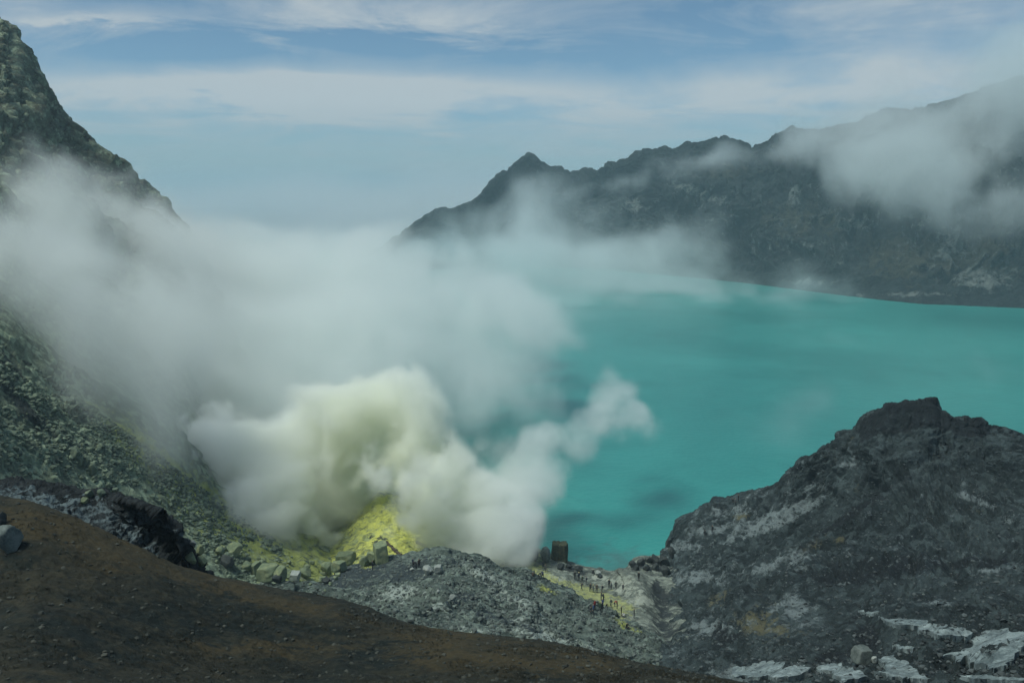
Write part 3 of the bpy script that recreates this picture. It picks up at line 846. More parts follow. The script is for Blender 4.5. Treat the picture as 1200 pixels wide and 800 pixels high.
# columnar rock by the water
bm = bmesh.new(); bmesh.ops.create_grid(bm, x_segments=2, y_segments=2); bm.free()
nu, nv = 72, 40
th = np.linspace(0, 2 * np.pi, nu, endpoint=False)
V = []
for j in range(nv):
    z = j / (nv - 1)
    rr = 1 / (np.abs(np.cos(th)) ** 5 + np.abs(np.sin(th)) ** 5) ** .2
    Pn = np.stack([np.cos(th) * 2.2, np.sin(th) * 2.2, th * 0 + z * .35], -1)
    rr = rr * (1 + .16 * perlin(Pn * 2.1) - .10 * np.abs(perlin(Pn * 3.3 + 9))) * (1.0 - .06 * z)
    zz = z * (1 + .10 * perlin(Pn * 1.3 + 4))
    if j == nv - 1: rr = rr * .82
    V.append(np.stack([rr * np.cos(th), rr * np.sin(th), zz], -1))
V = np.concatenate(V + [np.array([[0, 0, 1.0]])])
F = []
for j in range(nv - 1):
    for i in range(nu):
        F.append((j * nu + i, j * nu + (i + 1) % nu, (j + 1) * nu + (i + 1) % nu, (j + 1) * nu + i))
me = bpy.data.meshes.new('columnar_rock'); me.from_pydata(V.tolist(), [], F + [((nv - 1) * nu + i, (nv - 1) * nu + (i + 1) % nu, nu * nv) for i in range(nu)])
for p_ in me.polygons: p_.use_smooth = True
h = ray(656, 657)
k = h[3] / FPX
colr = obj('columnar_rock', me, bmat('column_stone', (.035, .045, .032), (.12, .13, .08), (.16, .15, .08), .5))
colr.location = h[0] + Vector((0, 1.5, -.4)); colr.scale = (9.2 * k, 8 * k, 20.5 * k)
tag(colr, 'square brown-grey rock stack with upright grooves standing at the water', 'rock')

# ---------------- many smaller boulders
zones = [
    ('left scree', 110, lambda: (rnd.uniform(0, 300), 0), (left_hill,), 'scree', 'mossy boulder lying on the steep green scree', 'boulders on the green scree', (3, 8)),
    ('foot', 60, lambda: (rnd.uniform(210, 400), 0), (left_hill, spur, mound), 'green', 'pale green boulder in the stony trough above the brown slope', 'boulders in the trough', (3, 8)),
    ('spur', 70, lambda: (rnd.uniform(380, 780), 0), (spur,), 'grey', 'light grey stone lying on the grey scree mound', 'stones on the grey scree mound', (2.2, 5)),
    ('hill', 36, lambda: (rnd.uniform(790, 1195), 0), (right_hill,), 'grey', 'light stone lying on the dark grey hill', 'stones on the grey hill', (1.6, 3.6)),
]
for nm, cnt, fx, only, mt, lab, grp, sz in zones:
    made = 0; tries = 0
    while made < cnt and tries < cnt * 30:
        tries += 1
        x = fx()[0]
        if nm == 'left scree': y = 430 + x * .72 + abs(rnd.gauss(0, 60)) - 10
        elif nm == 'foot': y = 648 + (x - 215) * .16 + rnd.gauss(0, 10)
        elif nm == 'spur': y = rnd.uniform(655, 770)
        else: y = rnd.uniform(560, 795)
        h = ray(x, y)
        if h is None or h[2] not in only: continue
        s = sz[0] + (sz[1] - sz[0]) * rnd.random() ** 2.5
        if nm == 'left scree' and y < 500: s *= .7
        mm = mt if rnd.random() < .75 else rnd.choice(['grey', 'dark', 'scree'])
        if mm != mt: continue
        put_rock(x - s / 2 * rnd.uniform(.9, 1.5), y - s * .8, x + s / 2 * rnd.uniform(.9, 1.5), y, mm, lab, group=grp, box=rnd.random() < .3)
        made += 1
print('boulders', time.time() - T0)


# ---------------- rubble and pebbles nobody could count
def rubble(name, n, pick, only, size, mat, sub=1, flat=.7):
    bm = bmesh.new(); bmesh.ops.create_icosphere(bm, subdivisions=sub, radius=1)
    V0 = np.array([v.co[:] for v in bm.verts]); F0 = np.array([[v.index for v in f.verts] for f in bm.faces]); bm.free()
    Vs, Fs, C = [], [], []
    r = np.random.default_rng(len(name) + n)
    k = 0; tries = 0
    while k < n and tries < n * 4:
        tries += 1
        x, y = pick()
        h = ray(x, y)
        if h is None or h[2] not in only: continue
        s = size[0] + (size[1] - size[0]) * r.random() ** 3
        A = r.normal(size=(3, 3)); q, _ = np.linalg.qr(A)
        V = (V0 * (1 + r.uniform(-.28, .28, (len(V0), 1)))) * np.array([1, r.uniform(.6, 1), r.uniform(.45, .9)]) @ q
        V[:, 2] *= flat
        V = V * s + np.array(h[0]) + np.array([0, 0, s * .15])
        Vs.append(V); Fs.append(F0 + k * len(V0)); C.append(np.full(len(V0), r.random())); k += 1
    me = mesh_np(name, np.concatenate(Vs), np.concatenate(Fs), False, {'shade': np.concatenate(C)})
    o = obj(name, me, mat); tag(o, kind='stuff')
    return o


def rmat(name, c0, c1):
    m, t, p = mat_new(name); N = NT(t)
    g = N.n('ShaderNodeNewGeometry')
    c = N.mix(N.attr('shade'), c0, c1)
    c = N.mix(N.noise(g.outputs['Position'], 3, 4, .7), c, tuple(x * .6 for x in c0))
    N.l(c, p.inputs['Base Color']); p.inputs['Roughness'].default_value = .92
    return m


def pick_left():
    while True:
        x = rnd.uniform(-5, 330); y = 425 + x * .72 + abs(rnd.gauss(0, 70)) - 25
        if perlin(np.array([[(x * .7 + y * .7) / 90, (y * .7 - x * .7) / 22, .5]]))[0] > rnd.uniform(-.5, .3): return x, y
def pick_spur():
    return rnd.uniform(300, 790), rnd.uniform(650, 785)
def pick_hill():
    return rnd.uniform(770, 1200), rnd.uniform(520, 800)
def pick_fg():
    x = rnd.uniform(-5, 860); return x, rnd.uniform(585 + x * .25, 805)
rubble('rubble', 5200, pick_left, (left_hill,), (.16, .75), rmat('rubble_green', (.06, .085, .06), (.32, .40, .27)))
rubble('rubble', 3600, pick_spur, (spur,), (.10, .42), rmat('rubble_grey', (.045, .055, .052), (.26, .31, .27)))
rubble('rubble', 4200, pick_hill, (right_hill,), (.07, .30), rmat('rubble_dark', (.012, .018, .02), (.16, .19, .19)))
rubble('pebbles', 2000, pick_fg, (fore,), (.025, .17), rmat('pebble', (.012, .016, .012), (.12, .125, .10)))
print('rubble', time.time() - T0)


# ---------------- dry tufts on the brown slope
Vs, Fs, C = [], [], []
k = 0
for _ in range(9000):
    x, y = pick_fg()
    h = ray(x, y)
    if h is None or h[2] is not fore: continue
    if perlin(np.array([[h[0].x / 2.5, h[0].y / 2.5, .5]]))[0] < .02: continue
    sh_ = rnd.random()
    for b_ in range(7):
        a = rnd.uniform(0, 6.28); L_ = rnd.uniform(.06, .19); w_ = .012; lean = rnd.uniform(.2, .9)
        bx, by = h[0].x + rnd.gauss(0, .05), h[0].y + rnd.gauss(0, .05)
        px_, py_ = math.cos(a + 1.57) * w_, math.sin(a + 1.57) * w_
        Vs += [(bx - px_, by - py_, h[0].z - .01), (bx + px_, by + py_, h[0].z - .01), (bx + math.cos(a) * L_ * lean, by + math.sin(a) * L_ * lean, h[0].z + L_ * (1.1 - lean * .6))]
        Fs.append((k, k + 1, k + 2)); C += [sh_] * 3; k += 3
gr = obj('grass', mesh_np('grass', Vs, Fs, False, {'shade': C}), rmat('dry_grass', (.010, .015, .009), (.060, .045, .020)))
tag(gr, kind='stuff')
print('tufts', time.time() - T0)

# ---------------- pale crust slabs near the camera
from mathutils.geometry import delaunay_2d_cdt
m_slab = rock_material('pale_slab_rock', (.11, .145, .15), (.29, .345, .345), fs=.9, bump=.7, rubble=.2, dist=.15,
                       zones=[('speck', (.03, .04, .042), 1.6, .55, .75)])


def slab(poly, label, thick=.35, lift=.25):
    pts = np.array(poly, float)
    # densify and roughen the outline
    out = []
    for i in range(len(pts)):
        a_, b_ = pts[i], pts[(i + 1) % len(pts)]
        n = max(2, int(np.linalg.norm(b_ - a_) / 1.6))
        for j in range(n):
            q = a_ + (b_ - a_) * j / n
            nz = perlin(np.array([[q[0] / 7, q[1] / 7, 1.5], [q[0] / 7, q[1] / 7, 9.5], [q[0] / 2.2, q[1] / 2.2, 3.5], [q[0] / 2.2, q[1] / 2.2, 6.5]]))
            out.append(q + np.array([nz[0] * 6 + nz[2] * 2.4, (nz[1] * 6 + nz[3] * 2.4) * .45]))
    out = np.array(out); n = len(out)

    def inside(x, y):
        c = False
        for i in range(n):
            x1, y1 = out[i]; x2, y2 = out[i - 1]
            if (y1 > y) != (y2 > y) and x < (x2 - x1) * (y - y1) / (y2 - y1) + x1: c = not c
        return c
    inn = [(x + rnd.uniform(-.5, .5), y + rnd.uniform(-.3, .3)) for x in np.arange(out[:, 0].min(), out[:, 0].max(), 2.4) for y in np.arange(out[:, 1].min(), out[:, 1].max(), 1.5) if inside(x, y)]
    W = []
    for q in list(map(tuple, out)) + inn:
        h = ray(q[0], q[1], (right_hill,))
        W.append(None if h is None else (h[0].x, h[0].y, h[0].z))
    if any(w_ is None for w_ in W[:n]): print('slab miss', label); return
    W2 = [Vector((w_[0], w_[1])) for w_ in W if w_ is not None]
    Z = [w_[2] for w_ in W if w_ is not None]
    vs_, es_, fs_, ov, _, _ = delaunay_2d_cdt(W2, [(i, (i + 1) % n) for i in range(n)], [], 1, 1e-5)
    nt = len(vs_)
    z = []
    for i in range(nt):
        src = [q for q in ov[i]]
        z.append(np.mean([Z[q] for q in src]) if src else down(vs_[i].x, vs_[i].y)[0].z)
    z = np.array(z)
    XY = np.array([v[:] for v in vs_])
    P3 = np.stack([XY[:, 0], XY[:, 1], z], -1)
    # level the plate toward a plane, then a rough surface
    A = np.c_[XY, np.ones(nt)]; co_, *_ = np.linalg.lstsq(A, z, rcond=None)
    topz = .55 * z + .45 * (A @ co_) + lift + .10 * fbm(P3, 1.2, 4, .6)
    bot = np.minimum(topz - thick, z - .1)
    V = np.concatenate([np.c_[XY, topz], np.c_[XY * 1.0, bot]])
    from collections import Counter
    ec = Counter()
    for f in fs_:
        for i in range(3): ec[frozenset((f[i], f[(i + 1) % 3]))] += 1
    F = [tuple(f) for f in fs_] + [tuple(q + nt for q in reversed(f)) for f in fs_]
    for f in fs_:
        for i in range(3):
            a_, b_ = f[i], f[(i + 1) % 3]
            if ec[frozenset((a_, b_))] == 1: F += [(b_, a_, a_ + nt), (b_, a_ + nt, b_ + nt)]
    o = obj('rock_slab', mesh_np('rock_slab', V, F, False, {'speck': np.full(len(V), .42)}), m_slab)
    tag(o, label, 'rock slab', 'pale rock slabs on the dark near ground')


Z8 = lambda L: [(960 + x / 5, 640 + y / 5) for x, y in L]
slab(Z8([(350, 415), (450, 430), (560, 440), (680, 455), (790, 460), (850, 485), (885, 530), (850, 562), (780, 555), (700, 548), (640, 520), (540, 490), (430, 478)]), 'long pale slab lying end on to the widest pale slab')
slab(Z8([(885, 520), (960, 492), (1060, 505), (1190, 520), (1180, 600), (1160, 640), (1130, 690), (1040, 735), (930, 725), (850, 690), (720, 640), (840, 635), (900, 600)]), 'widest pale slab with a ragged edge on the dark ground')
slab(Z8([(350, 670), (430, 652), (530, 690), (580, 740), (640, 800), (560, 805), (470, 790), (330, 745), (400, 740)]), 'pale slab just below the upright boulder in the hollow')
slab(Z8([(0, 695), (120, 690), (240, 735), (262, 790), (140, 810), (60, 760), (0, 740)]), 'pale slab beside the dark hollow, nearest the brown slope')
slab(Z8([(232, 378), (290, 383), (352, 398), (320, 406), (255, 398)]), 'small pale slab capping the rim of the dark hollow', .25)
slab(Z8([(430, 590), (480, 584), (545, 600), (540, 620), (460, 612)]), 'smallest pale slab under the long slab', .2)
slab([(862, 783), (900, 776), (935, 778), (948, 788), (938, 797), (890, 796), (858, 793)], 'low pale slab at the foot of the whitish mound', .3)
slab(Z8([(820, 770), (960, 765), (1100, 780), (1190, 790), (1190, 812), (1000, 806), (850, 790)]), 'thin pale slab below the widest slab', .25)
print('slabs', time.time() - T0)


# ---------------- gas pipes on the sulphur slope
m_pipe, t__, p__ = mat_new('rusty_pipe'); N = NT(t__)
g = N.n('ShaderNodeNewGeometry')
N.l(N.mix(N.noise(g.outputs['Position'], 3, 5, .7), (.025, .024, .022), (.09, .06, .035)), p__.inputs['Base Color']); p__.inputs['Roughness'].default_value = .8


def tube(name, A, B, r, mat, parent=None, seg=20):
    A, B = Vector(A), Vector(B); d = (B - A); L_ = d.length
    bm = bmesh.new(); bmesh.ops.create_cone(bm, cap_ends=True, segments=seg, radius1=r, radius2=r, depth=L_)
    bmesh.ops.transform(bm, matrix=Matrix.Translation((A + B) / 2) @ d.to_track_quat('Z', 'Y').to_matrix().to_4x4(), verts=bm.verts)
    me = bpy.data.meshes.new(name); bm.to_mesh(me); bm.free()
    return obj(name, me, mat, parent)


for (a, b, lab) in [((452, 637), (471, 654), 'dark gas pipe running down the yellow slope beside the tallest block'), ((488, 636), (512, 650), 'dark gas pipe on the yellow slope behind the mound crest')]:
    ha, hb = ray(*a, (mound,)), ray(*b, (mound,))
    if ha is None or hb is None: continue
    A = ha[0] + Vector((0, 0, .45)); B = hb[0] + Vector((0, 0, .45))
    e_ = bpy.data.objects.new('gas_pipe', None); COL.objects.link(e_); e_.location = B
    tag(e_, lab, 'pipe', 'gas pipes on the sulphur slope')
    tube('pipe', A - B, Vector((0, 0, 0)), .34, m_pipe, e_)
    d_ = (A - B).normalized()
    for f in (.05, .35, .65, .95):
        c_ = (A - B) * f
        tube('collar', c_ - d_ * .12, c_ + d_ * .12, .46, m_pipe, e_)


# ---------------- people
def person_mesh(name, J, E, Rd, zc, heads):
    me = bpy.data.meshes.new(name); me.from_pydata(J, E, [])
    o = bpy.data.objects.new(name, me); COL.objects.link(o)
    sk = o.modifiers.new('skin', 'SKIN')
    for i, r_ in enumerate(Rd):
        sv = me.skin_vertices[0].data[i]; sv.radius = (r_, r_ * .9) if not isinstance(r_, tuple) else r_
        sv.use_root = (i == 0)
    sb = o.modifiers.new('sub', 'SUBSURF'); sb.levels = 1; sb.render_levels = 1
    d = bpy.context.evaluated_depsgraph_get(); d.update()
    nm = bpy.data.meshes.new_from_object(o.evaluated_get(d)); nm.name = name
    bpy.data.objects.remove(o)
    hp = Vector(heads[0])
    for p_ in nm.polygons:
        c = p_.center; p_.use_smooth = True
        dh = (c - hp).length
        hand = any((c - Vector(q)).length < .085 for q in heads[1:])
        if dh < .15: p_.material_index = 2 if (c.z - hp.z) < .05 and c.y < hp.y + .03 else 3
        elif hand: p_.material_index = 2
        elif zc(c): p_.material_index = 1
        else: p_.material_index = 0
    return nm


def pm(name, col, objcol=False):
    m, t, p = mat_new(name); N = NT(t)
    if objcol:
        oi = N.n('ShaderNodeObjectInfo'); N.l(oi.outputs['Color'], p.inputs['Base Color'])
    else: p.inputs['Base Color'].default_value = (*col, 1)
    p.inputs['Roughness'].default_value = .85
    return m


PM = [pm('jacket', None, True), pm('trousers', (.015, .018, .024)), pm('skin', (.28, .17, .11)), pm('hair', (.012, .010, .010))]
# joints: 0 pelvis 1 waist 2 chest 3 neck 4 head base 5 head top | 6-9 left arm | 10-13 right arm | 14-17 left leg | 18-21 right leg
EG = [(0, 1), (1, 2), (2, 3), (3, 4), (4, 5), (2, 6), (6, 7), (7, 8), (8, 9), (2, 10), (10, 11), (11, 12), (12, 13), (0, 14), (14, 15), (15, 16), (16, 17), (0, 18), (18, 19), (19, 20), (20, 21)]
RR = [(.15, .11), (.145, .10), (.17, .115), .062, .085, .095, .065, .05, .038, .034, .065, .05, .038, .034, .095, .068, .048, .04, .095, .068, .048, .04]


def pose(kind):
    if kind == 'stand':
        return [(0, 0, .93), (0, 0, 1.12), (0, .01, 1.36), (0, 0, 1.5), (0, -.01, 1.58), (0, -.01, 1.68), (-.2, .01, 1.42), (-.25, .03, 1.15), (-.24, -.04, .92), (-.23, -.06, .82), (.2, .01, 1.42), (.25, .03, 1.15), (.24, -.04, .92), (.23, -.06, .82),
                (-.10, 0, .82), (-.11, -.01, .48), (-.12, .02, .08), (-.13, -.12, .04), (.10, 0, .82), (.11, -.01, .48), (.12, .02, .08), (.14, -.12, .04)]
    if kind == 'walk':
        return [(0, 0, .92), (0, -.02, 1.12), (0, -.05, 1.35), (0, -.07, 1.5), (0, -.09, 1.58), (0, -.1, 1.68), (-.2, -.04, 1.41), (-.25, .10, 1.17), (-.23, .16, .95), (-.22, .15, .86), (.2, -.04, 1.41), (.25, -.12, 1.16), (.22, -.28, .98), (.2, -.34, .92),
                (-.09, -.06, .82), (-.10, -.24, .50), (-.10, -.28, .09), (-.10, -.42, .05), (.09, .05, .82), (.10, .10, .48), (.10, .38, .16), (.10, .36, .05)]
    if kind == 'bend':
        return [(0, .12, .86), (0, 0, 1.02), (0, -.2, 1.14), (0, -.32, 1.18), (0, -.40, 1.18), (0, -.5, 1.19), (-.19, -.22, 1.12), (-.22, -.30, .86), (-.15, -.40, .64), (-.13, -.44, .56), (.19, -.22, 1.12), (.22, -.30, .86), (.15, -.40, .64), (.13, -.44, .56),
                (-.11, .10, .76), (-.14, -.06, .45), (-.13, .05, .09), (-.14, -.10, .04), (.11, .10, .76), (.14, -.06, .45), (.13, .05, .09), (.14, -.10, .04)]
    # sit / crouch
    return [(0, .06, .30), (0, .06, .46), (0, -.02, .70), (0, -.05, .84), (0, -.07, .92), (0, -.08, 1.02), (-.19, -.02, .76), (-.26, -.16, .56), (-.18, -.36, .50), (-.14, -.42, .50), (.19, -.02, .76), (.26, -.16, .56), (.18, -.36, .50), (.14, -.42, .50),
            (-.12, -.02, .26), (-.16, -.36, .46), (-.14, -.30, .09), (-.15, -.44, .05), (.12, -.02, .26), (.16, -.36, .46), (.14, -.30, .09), (.15, -.44, .05)]


PMESH = {}
for kd in ('stand', 'walk', 'bend', 'crouch'):
    J = pose(kd)
    hc = ((Vector(J[4]) + Vector(J[5])) / 2)
    if kd == 'crouch': zc = lambda c: c.z < .33 or (c.y < -.2 and c.z < .48 and abs(c.x) < .24 and c.z < .5 and not c.z > .49)
    elif kd == 'bend': zc = lambda c: c.z < .92 and not (c.y < -.25)
    else: zc = lambda c: c.z < .92 and abs(c.x) < .2
    me = person_mesh('person', J, EG, RR, zc, [tuple(hc), J[9], J[13]])
    for m_ in PM: me.materials.append(m_)
    PMESH[kd] = me
print('person mesh', time.time() - T0)
# a rucksack some of them carry
bm = bmesh.new(); bmesh.ops.create_cube(bm, size=1)
bmesh.ops.bevel(bm, geom=list(bm.edges), offset=.22, segments=3, affect='EDGES')
pack_me = bpy.data.meshes.new('backpack'); bm.to_mesh(pack_me); bm.free()
pack_me.materials.append(pm('pack_cloth', (.03, .035, .045)))
bm = bmesh.new(); bmesh.ops.create_uvsphere(bm, u_segments=16, v_segments=8, radius=.118)
bmesh.ops.delete(bm, geom=[v for v in bm.verts if v.co.z < -.005], context='VERTS')
r_ = [v for v in bm.verts if abs(v.co.z) < .02]
hat_me = bpy.data.meshes.new('hat'); bm.to_mesh(hat_me); bm.free()
hat_me.materials.append(pm('hat_cloth', (.5, .45, .2)))

BLK, NVY, RED, GRN, GRY, BRN_, BLU, WHT = (.012, .013, .016), (.012, .02, .05), (.30, .02, .015), (.03, .06, .03), (.07, .075, .08), (.06, .035, .025), (.015, .04, .16), (.55, .56, .55)
GT = 'people on the sulphur terrace'
PE = [
    (639.4, 670, 1.75, 'stand', GRY, 'person in grey jacket standing in front of the columnar shore rock', 0, 0),
    (636.4, 666, 1.7, 'walk', BLK, 'person in black walking just behind the one in grey near the shore rock', 1, 0),
    (631.6, 678, 1.2, 'bend', BLK, 'person in black bending over yellow ground at the steam edge', 0, 0),
    (635.8, 677.5, 1.2, 'bend', NVY, 'person in navy bending beside the one in black at the steam edge', 1, 0),
    (624.4, 676, 1.4, 'crouch', BRN_, 'person in brown crouching closest to the drifting steam', 0, 0),
    (673.5, 678.5, 1.75, 'stand', BLK, 'person in black standing on pale rock, shore side of a pair', 0, 0),
    (678.4, 679.6, 1.75, 'stand', NVY, 'person in navy standing on pale rock, terrace side of a pair', 0, 1),
    (682.6, 679.5, 1.2, 'crouch', GRN, 'person in green crouching next to the pair on pale rock', 0, 0),
    (695.2, 672.2, 1.3, 'crouch', BLK, 'person in black sitting alone on the pale rock knob by the water', 0, 0),
    (686.8, 684.6, 1.8, 'stand', NVY, 'tall person in navy standing above the row of three', 1, 0),
    (681.6, 691.2, 1.7, 'walk', GRY, 'person in grey walking behind the row of three', 0, 0),
    (691.8, 693, 1.75, 'stand', BLK, 'person in black at the shore-rock end of the row of three', 0, 0),
    (695, 693.6, 1.7, 'stand', GRY, 'person in grey in the middle of the row of three', 0, 1),
    (699.4, 693.8, 1.75, 'stand', BRN_, 'person in brown at the far end of the row of three', 0, 0),
    (705.4, 694.5, 1.8, 'stand', BLK, 'tall person in black standing above the tight crowd on yellow ground', 1, 0),
    (704.4, 703, 1.75, 'stand', NVY, 'person in navy at the back of the tight crowd on yellow ground', 0, 0),
    (707.2, 704.5, 1.8, 'stand', BLK, 'person in black at the centre of the tight crowd on yellow ground', 1, 0),
    (706, 711.6, 1.75, 'stand', BLU, 'person in blue at the front of the tight crowd on yellow ground', 0, 0),
    (705.2, 717, 1.75, 'stand', BLK, 'person in black nearest the scree in front of the tight crowd', 0, 0),
    (710.8, 713.6, 1.3, 'bend', BLK, 'person in black bending beside the tight crowd on yellow ground', 0, 0),
    (702.8, 716, 1.6, 'walk', GRN, 'person in green walking between the red jacket and the tight crowd', 0, 0),
    (716, 711, 1.7, 'walk', BLK, 'person in black walking towards the red and maroon jackets', 1, 0),
    (720.4, 710, 1.3, 'bend', RED, 'person in red bending on yellow ground past the walking one', 0, 0),
    (723.2, 713, 1.5, 'stand', BRN_, 'short person in brown beside the one bending in red', 0, 0),
    (697, 714.6, 1.8, 'stand', RED, 'person in red jacket standing upright next to the dark huddle', 0, 0),
    (690.2, 716, 1.5, 'bend', BLK, 'person in black bending at the outer side of the dark huddle', 0, 0),
    (692.2, 717, 1.5, 'crouch', GRY, 'person in grey crouching within the dark huddle', 0, 0),
    (695.4, 719, 1.6, 'stand', BLU, 'person in bright blue standing just in front of the red jacket', 0, 0),
    (728, 720.6, 1.75, 'stand', BLK, 'person in black standing by the white stones below the yellow patch', 0, 0),
    (731, 722.6, 1.2, 'crouch', WHT, 'person in white crouching by the white stones below the yellow patch', 0, 0),
    (743, 723.6, 1.8, 'stand', BLK, 'lone person in black standing at the gully side of the terrace', 0, 0),
    (734.6, 736, 1.3, 'crouch', BLK, 'lone person in black sitting lowest on the yellow-streaked slope', 0, 0),
    (713.6, 688, 1.75, 'stand', BLK, 'person in black with a rucksack in the group by the grey outcrop', 1, 0),
    (716.2, 690.4, 1.7, 'stand', NVY, 'person in navy in the group by the grey outcrop', 0, 0),
    (721.6, 690.6, 1.75, 'stand', BLK, 'person in black standing apart against the grey outcrop', 0, 0),
    (730, 692.6, 1.6, 'walk', GRY, 'person in grey climbing the grey outcrop', 0, 0),
    (748.4, 679.5, 1.75, 'stand', BLK, 'person in black standing between the grey outcrop and the dark shore', 0, 0),
    (436.8, 667.5, 1.8, 'stand', BLK, 'lone person in black on the dark mound in front of the pale blocks', 0, 0),
    (484, 664.5, 1.7, 'stand', NVY, 'person in navy at the yellow side of the trio on the dark mound', 0, 0),
    (487.6, 665.5, 1.7, 'bend', BLK, 'person in black bending amid the trio on the dark mound', 0, 0),
    (491.2, 665, 1.7, 'stand', BRN_, 'person in brown at the scree side of the trio on the dark mound', 0, 0),
    (826, 629, 1.7, 'stand', BLK, 'person in black on the pale ledge of the dark hill, lower of two', 0, 0),
    (834.6, 624, 1.75, 'stand', BLK, 'person in black on the pale ledge of the dark hill, upper of two', 0, 0),
    (858.6, 591.5, 1.7, 'walk', BLK, 'person in black walking up to the skyline of the dark hill', 0, 0),
    (861.6, 591.5, 1.7, 'stand', GRY, 'person in grey between two others near the dark hill skyline', 0, 0),
    (865, 587.6, 1.8, 'stand', BLK, 'tall person in black on the dark hill skyline against the lake', 0, 0),
]
for (x, y, hgt, kd, colr_, lab, pack, hat) in PE:
    h = ray(x, y)
    if h is None: print('miss person', x, y); continue
    o = bpy.data.objects.new('person', PMESH[kd]); COL.objects.link(o)
    s = 1.1 if kd in ('stand', 'walk') and hgt > 1.72 else 1.02
    o.scale = (s, s, s); o.location = h[0] - Vector((0, 0, .05)); o.rotation_euler[2] = rnd.uniform(0, 6.28)
    o.color = (*colr_, 1)
    tag(o, lab, 'person', GT if 610 < x < 760 else 'people on the hill and the mound')
    if pack and kd in ('stand', 'walk'):
        q = bpy.data.objects.new('backpack', pack_me); COL.objects.link(q); q.parent = o
        q.location = (0, .18 if kd == 'stand' else .13, 1.27); q.scale = (.32, .2, .46)
    if hat:
        q = bpy.data.objects.new('hat', hat_me); COL.objects.link(q); q.parent = o; q.location = (0, -.01, 1.66)
print('people', time.time() - T0)

#@@AIR
# ================================================================== steam as real density grids
def steam_mat(name, color, dens, aniso=.1, tint=None):
    m = bpy.data.materials.new(name); m.use_nodes = True
    T = m.node_tree; T.nodes.clear()
    N = NT(T)
    out = N.n('ShaderNodeOutputMaterial'); pv = N.n('ShaderNodeVolumePrincipled')
    N.l(pv.outputs[0], out.inputs['Volume'])
    pv.inputs['Color'].default_value = (*color, 1)
    pv.inputs['Density'].default_value = dens
    pv.inputs['Anisotropy'].default_value = aniso
    if tint:
        c0, rad_, tc = tint
        g = N.n('ShaderNodeNewGeometry')
        vm = N.n('ShaderNodeVectorMath', operation='DISTANCE')
        N.l(g.outputs['Position'], vm.inputs[0]); vm.inputs[1].default_value = c0
        f = N.ramp(N.math('DIVIDE', vm.outputs['Value'], rad_), [(.15, 0.0), (1.0, 1.0)])
        N.l(N.mix(f, tc, color), pv.inputs['Color'])
    return m


def masked(field, G, env):
    if env is None: return field(G)
    m = puffs(G, env) > .012
    out = np.zeros(G.shape[:-1], np.float32)
    if m.any(): out[m] = field(G[m])
    return out


def steam(name, lo, hi, vs, field, mat, env=None):
    lo = np.array(lo, float); hi = np.array(hi, float)
    n = np.round((hi - lo) / vs).astype(int) + 1
    hi = lo + (n - 1) * vs
    ax = [lo[k] + np.arange(n[k]) * vs for k in range(3)]
    d = np.empty(n, np.float32)
    for i0 in range(0, n[0], 24):                        # slabs keep memory low
        G = np.stack(np.meshgrid(ax[0][i0:i0 + 24], ax[1], ax[2], indexing='ij'), -1)
        d[i0:i0 + 24] = masked(field, G, env)
    for a in range(3):                                   # fade at the domain walls
        w = np.minimum(np.arange(n[a]), n[a] - 1 - np.arange(n[a])) * vs
        sh_ = [1, 1, 1]; sh_[a] = -1
        if a == 2: w = np.where(np.arange(n[a]) < n[a] / 2, 1e3, w)
        d *= np.clip(w / (6 * vs), 0, 1).reshape(sh_)
    print(name, n, float(d.mean()), time.time() - T0)
    me = bpy.data.meshes.new(name); me.vertices.add(d.size)
    a = me.attributes.new('dens', 'FLOAT', 'POINT'); a.data.foreach_set('value', d.ravel())
    o = bpy.data.objects.new(name, me); COL.objects.link(o)
    me.materials.append(mat)
    ng = bpy.data.node_groups.new(name, 'GeometryNodeTree')
    ng.interface.new_socket('Geometry', in_out='INPUT', socket_type='NodeSocketGeometry')
    ng.interface.new_socket('Geometry', in_out='OUTPUT', socket_type='NodeSocketGeometry')
    N = NT(ng)
    gi = N.n('NodeGroupInput'); go = N.n('NodeGroupOutput'); vc = N.n('GeometryNodeVolumeCube')
    si = N.n('GeometryNodeSampleIndex', data_type='FLOAT', domain='POINT')
    na = N.n('GeometryNodeInputNamedAttribute', data_type='FLOAT'); na.inputs[0].default_value = 'dens'
    pos = N.n('GeometryNodeInputPosition')

    def vmn(op, a, b=None):
        q = N.n('ShaderNodeVectorMath', operation=op)
        N.l(a, q.inputs[0])
        if b is not None: q.inputs[1].default_value = b
        return q
    q = vmn('SUBTRACT', pos.outputs[0], tuple(lo)); q = vmn('MULTIPLY', q.outputs[0], (1 / vs,) * 3)
    q = vmn('ADD', q.outputs[0], (.5,) * 3); q = vmn('FLOOR', q.outputs[0])
    q = vmn('DOT_PRODUCT', q.outputs[0], (float(n[1] * n[2]), float(n[2]), 1.0))
    N.l(q.outputs['Value'], si.inputs['Index'])
    N.l(gi.outputs[0], si.inputs['Geometry']); N.l(na.outputs[0], si.inputs['Value']); N.l(si.outputs[0], vc.inputs['Density'])
    vc.inputs['Min'].default_value = tuple(lo); vc.inputs['Max'].default_value = tuple(hi)
    for k, s in enumerate('XYZ'): vc.inputs['Resolution ' + s].default_value = int(n[k])
    sm = N.n('GeometryNodeSetMaterial'); sm.inputs['Material'].default_value = mat
    N.l(vc.outputs[0], sm.inputs[0]); N.l(sm.outputs[0], go.inputs[0])
    md = o.modifiers.new('steam', 'NODES'); md.node_group = ng
    tag(o, kind='stuff')
    return o


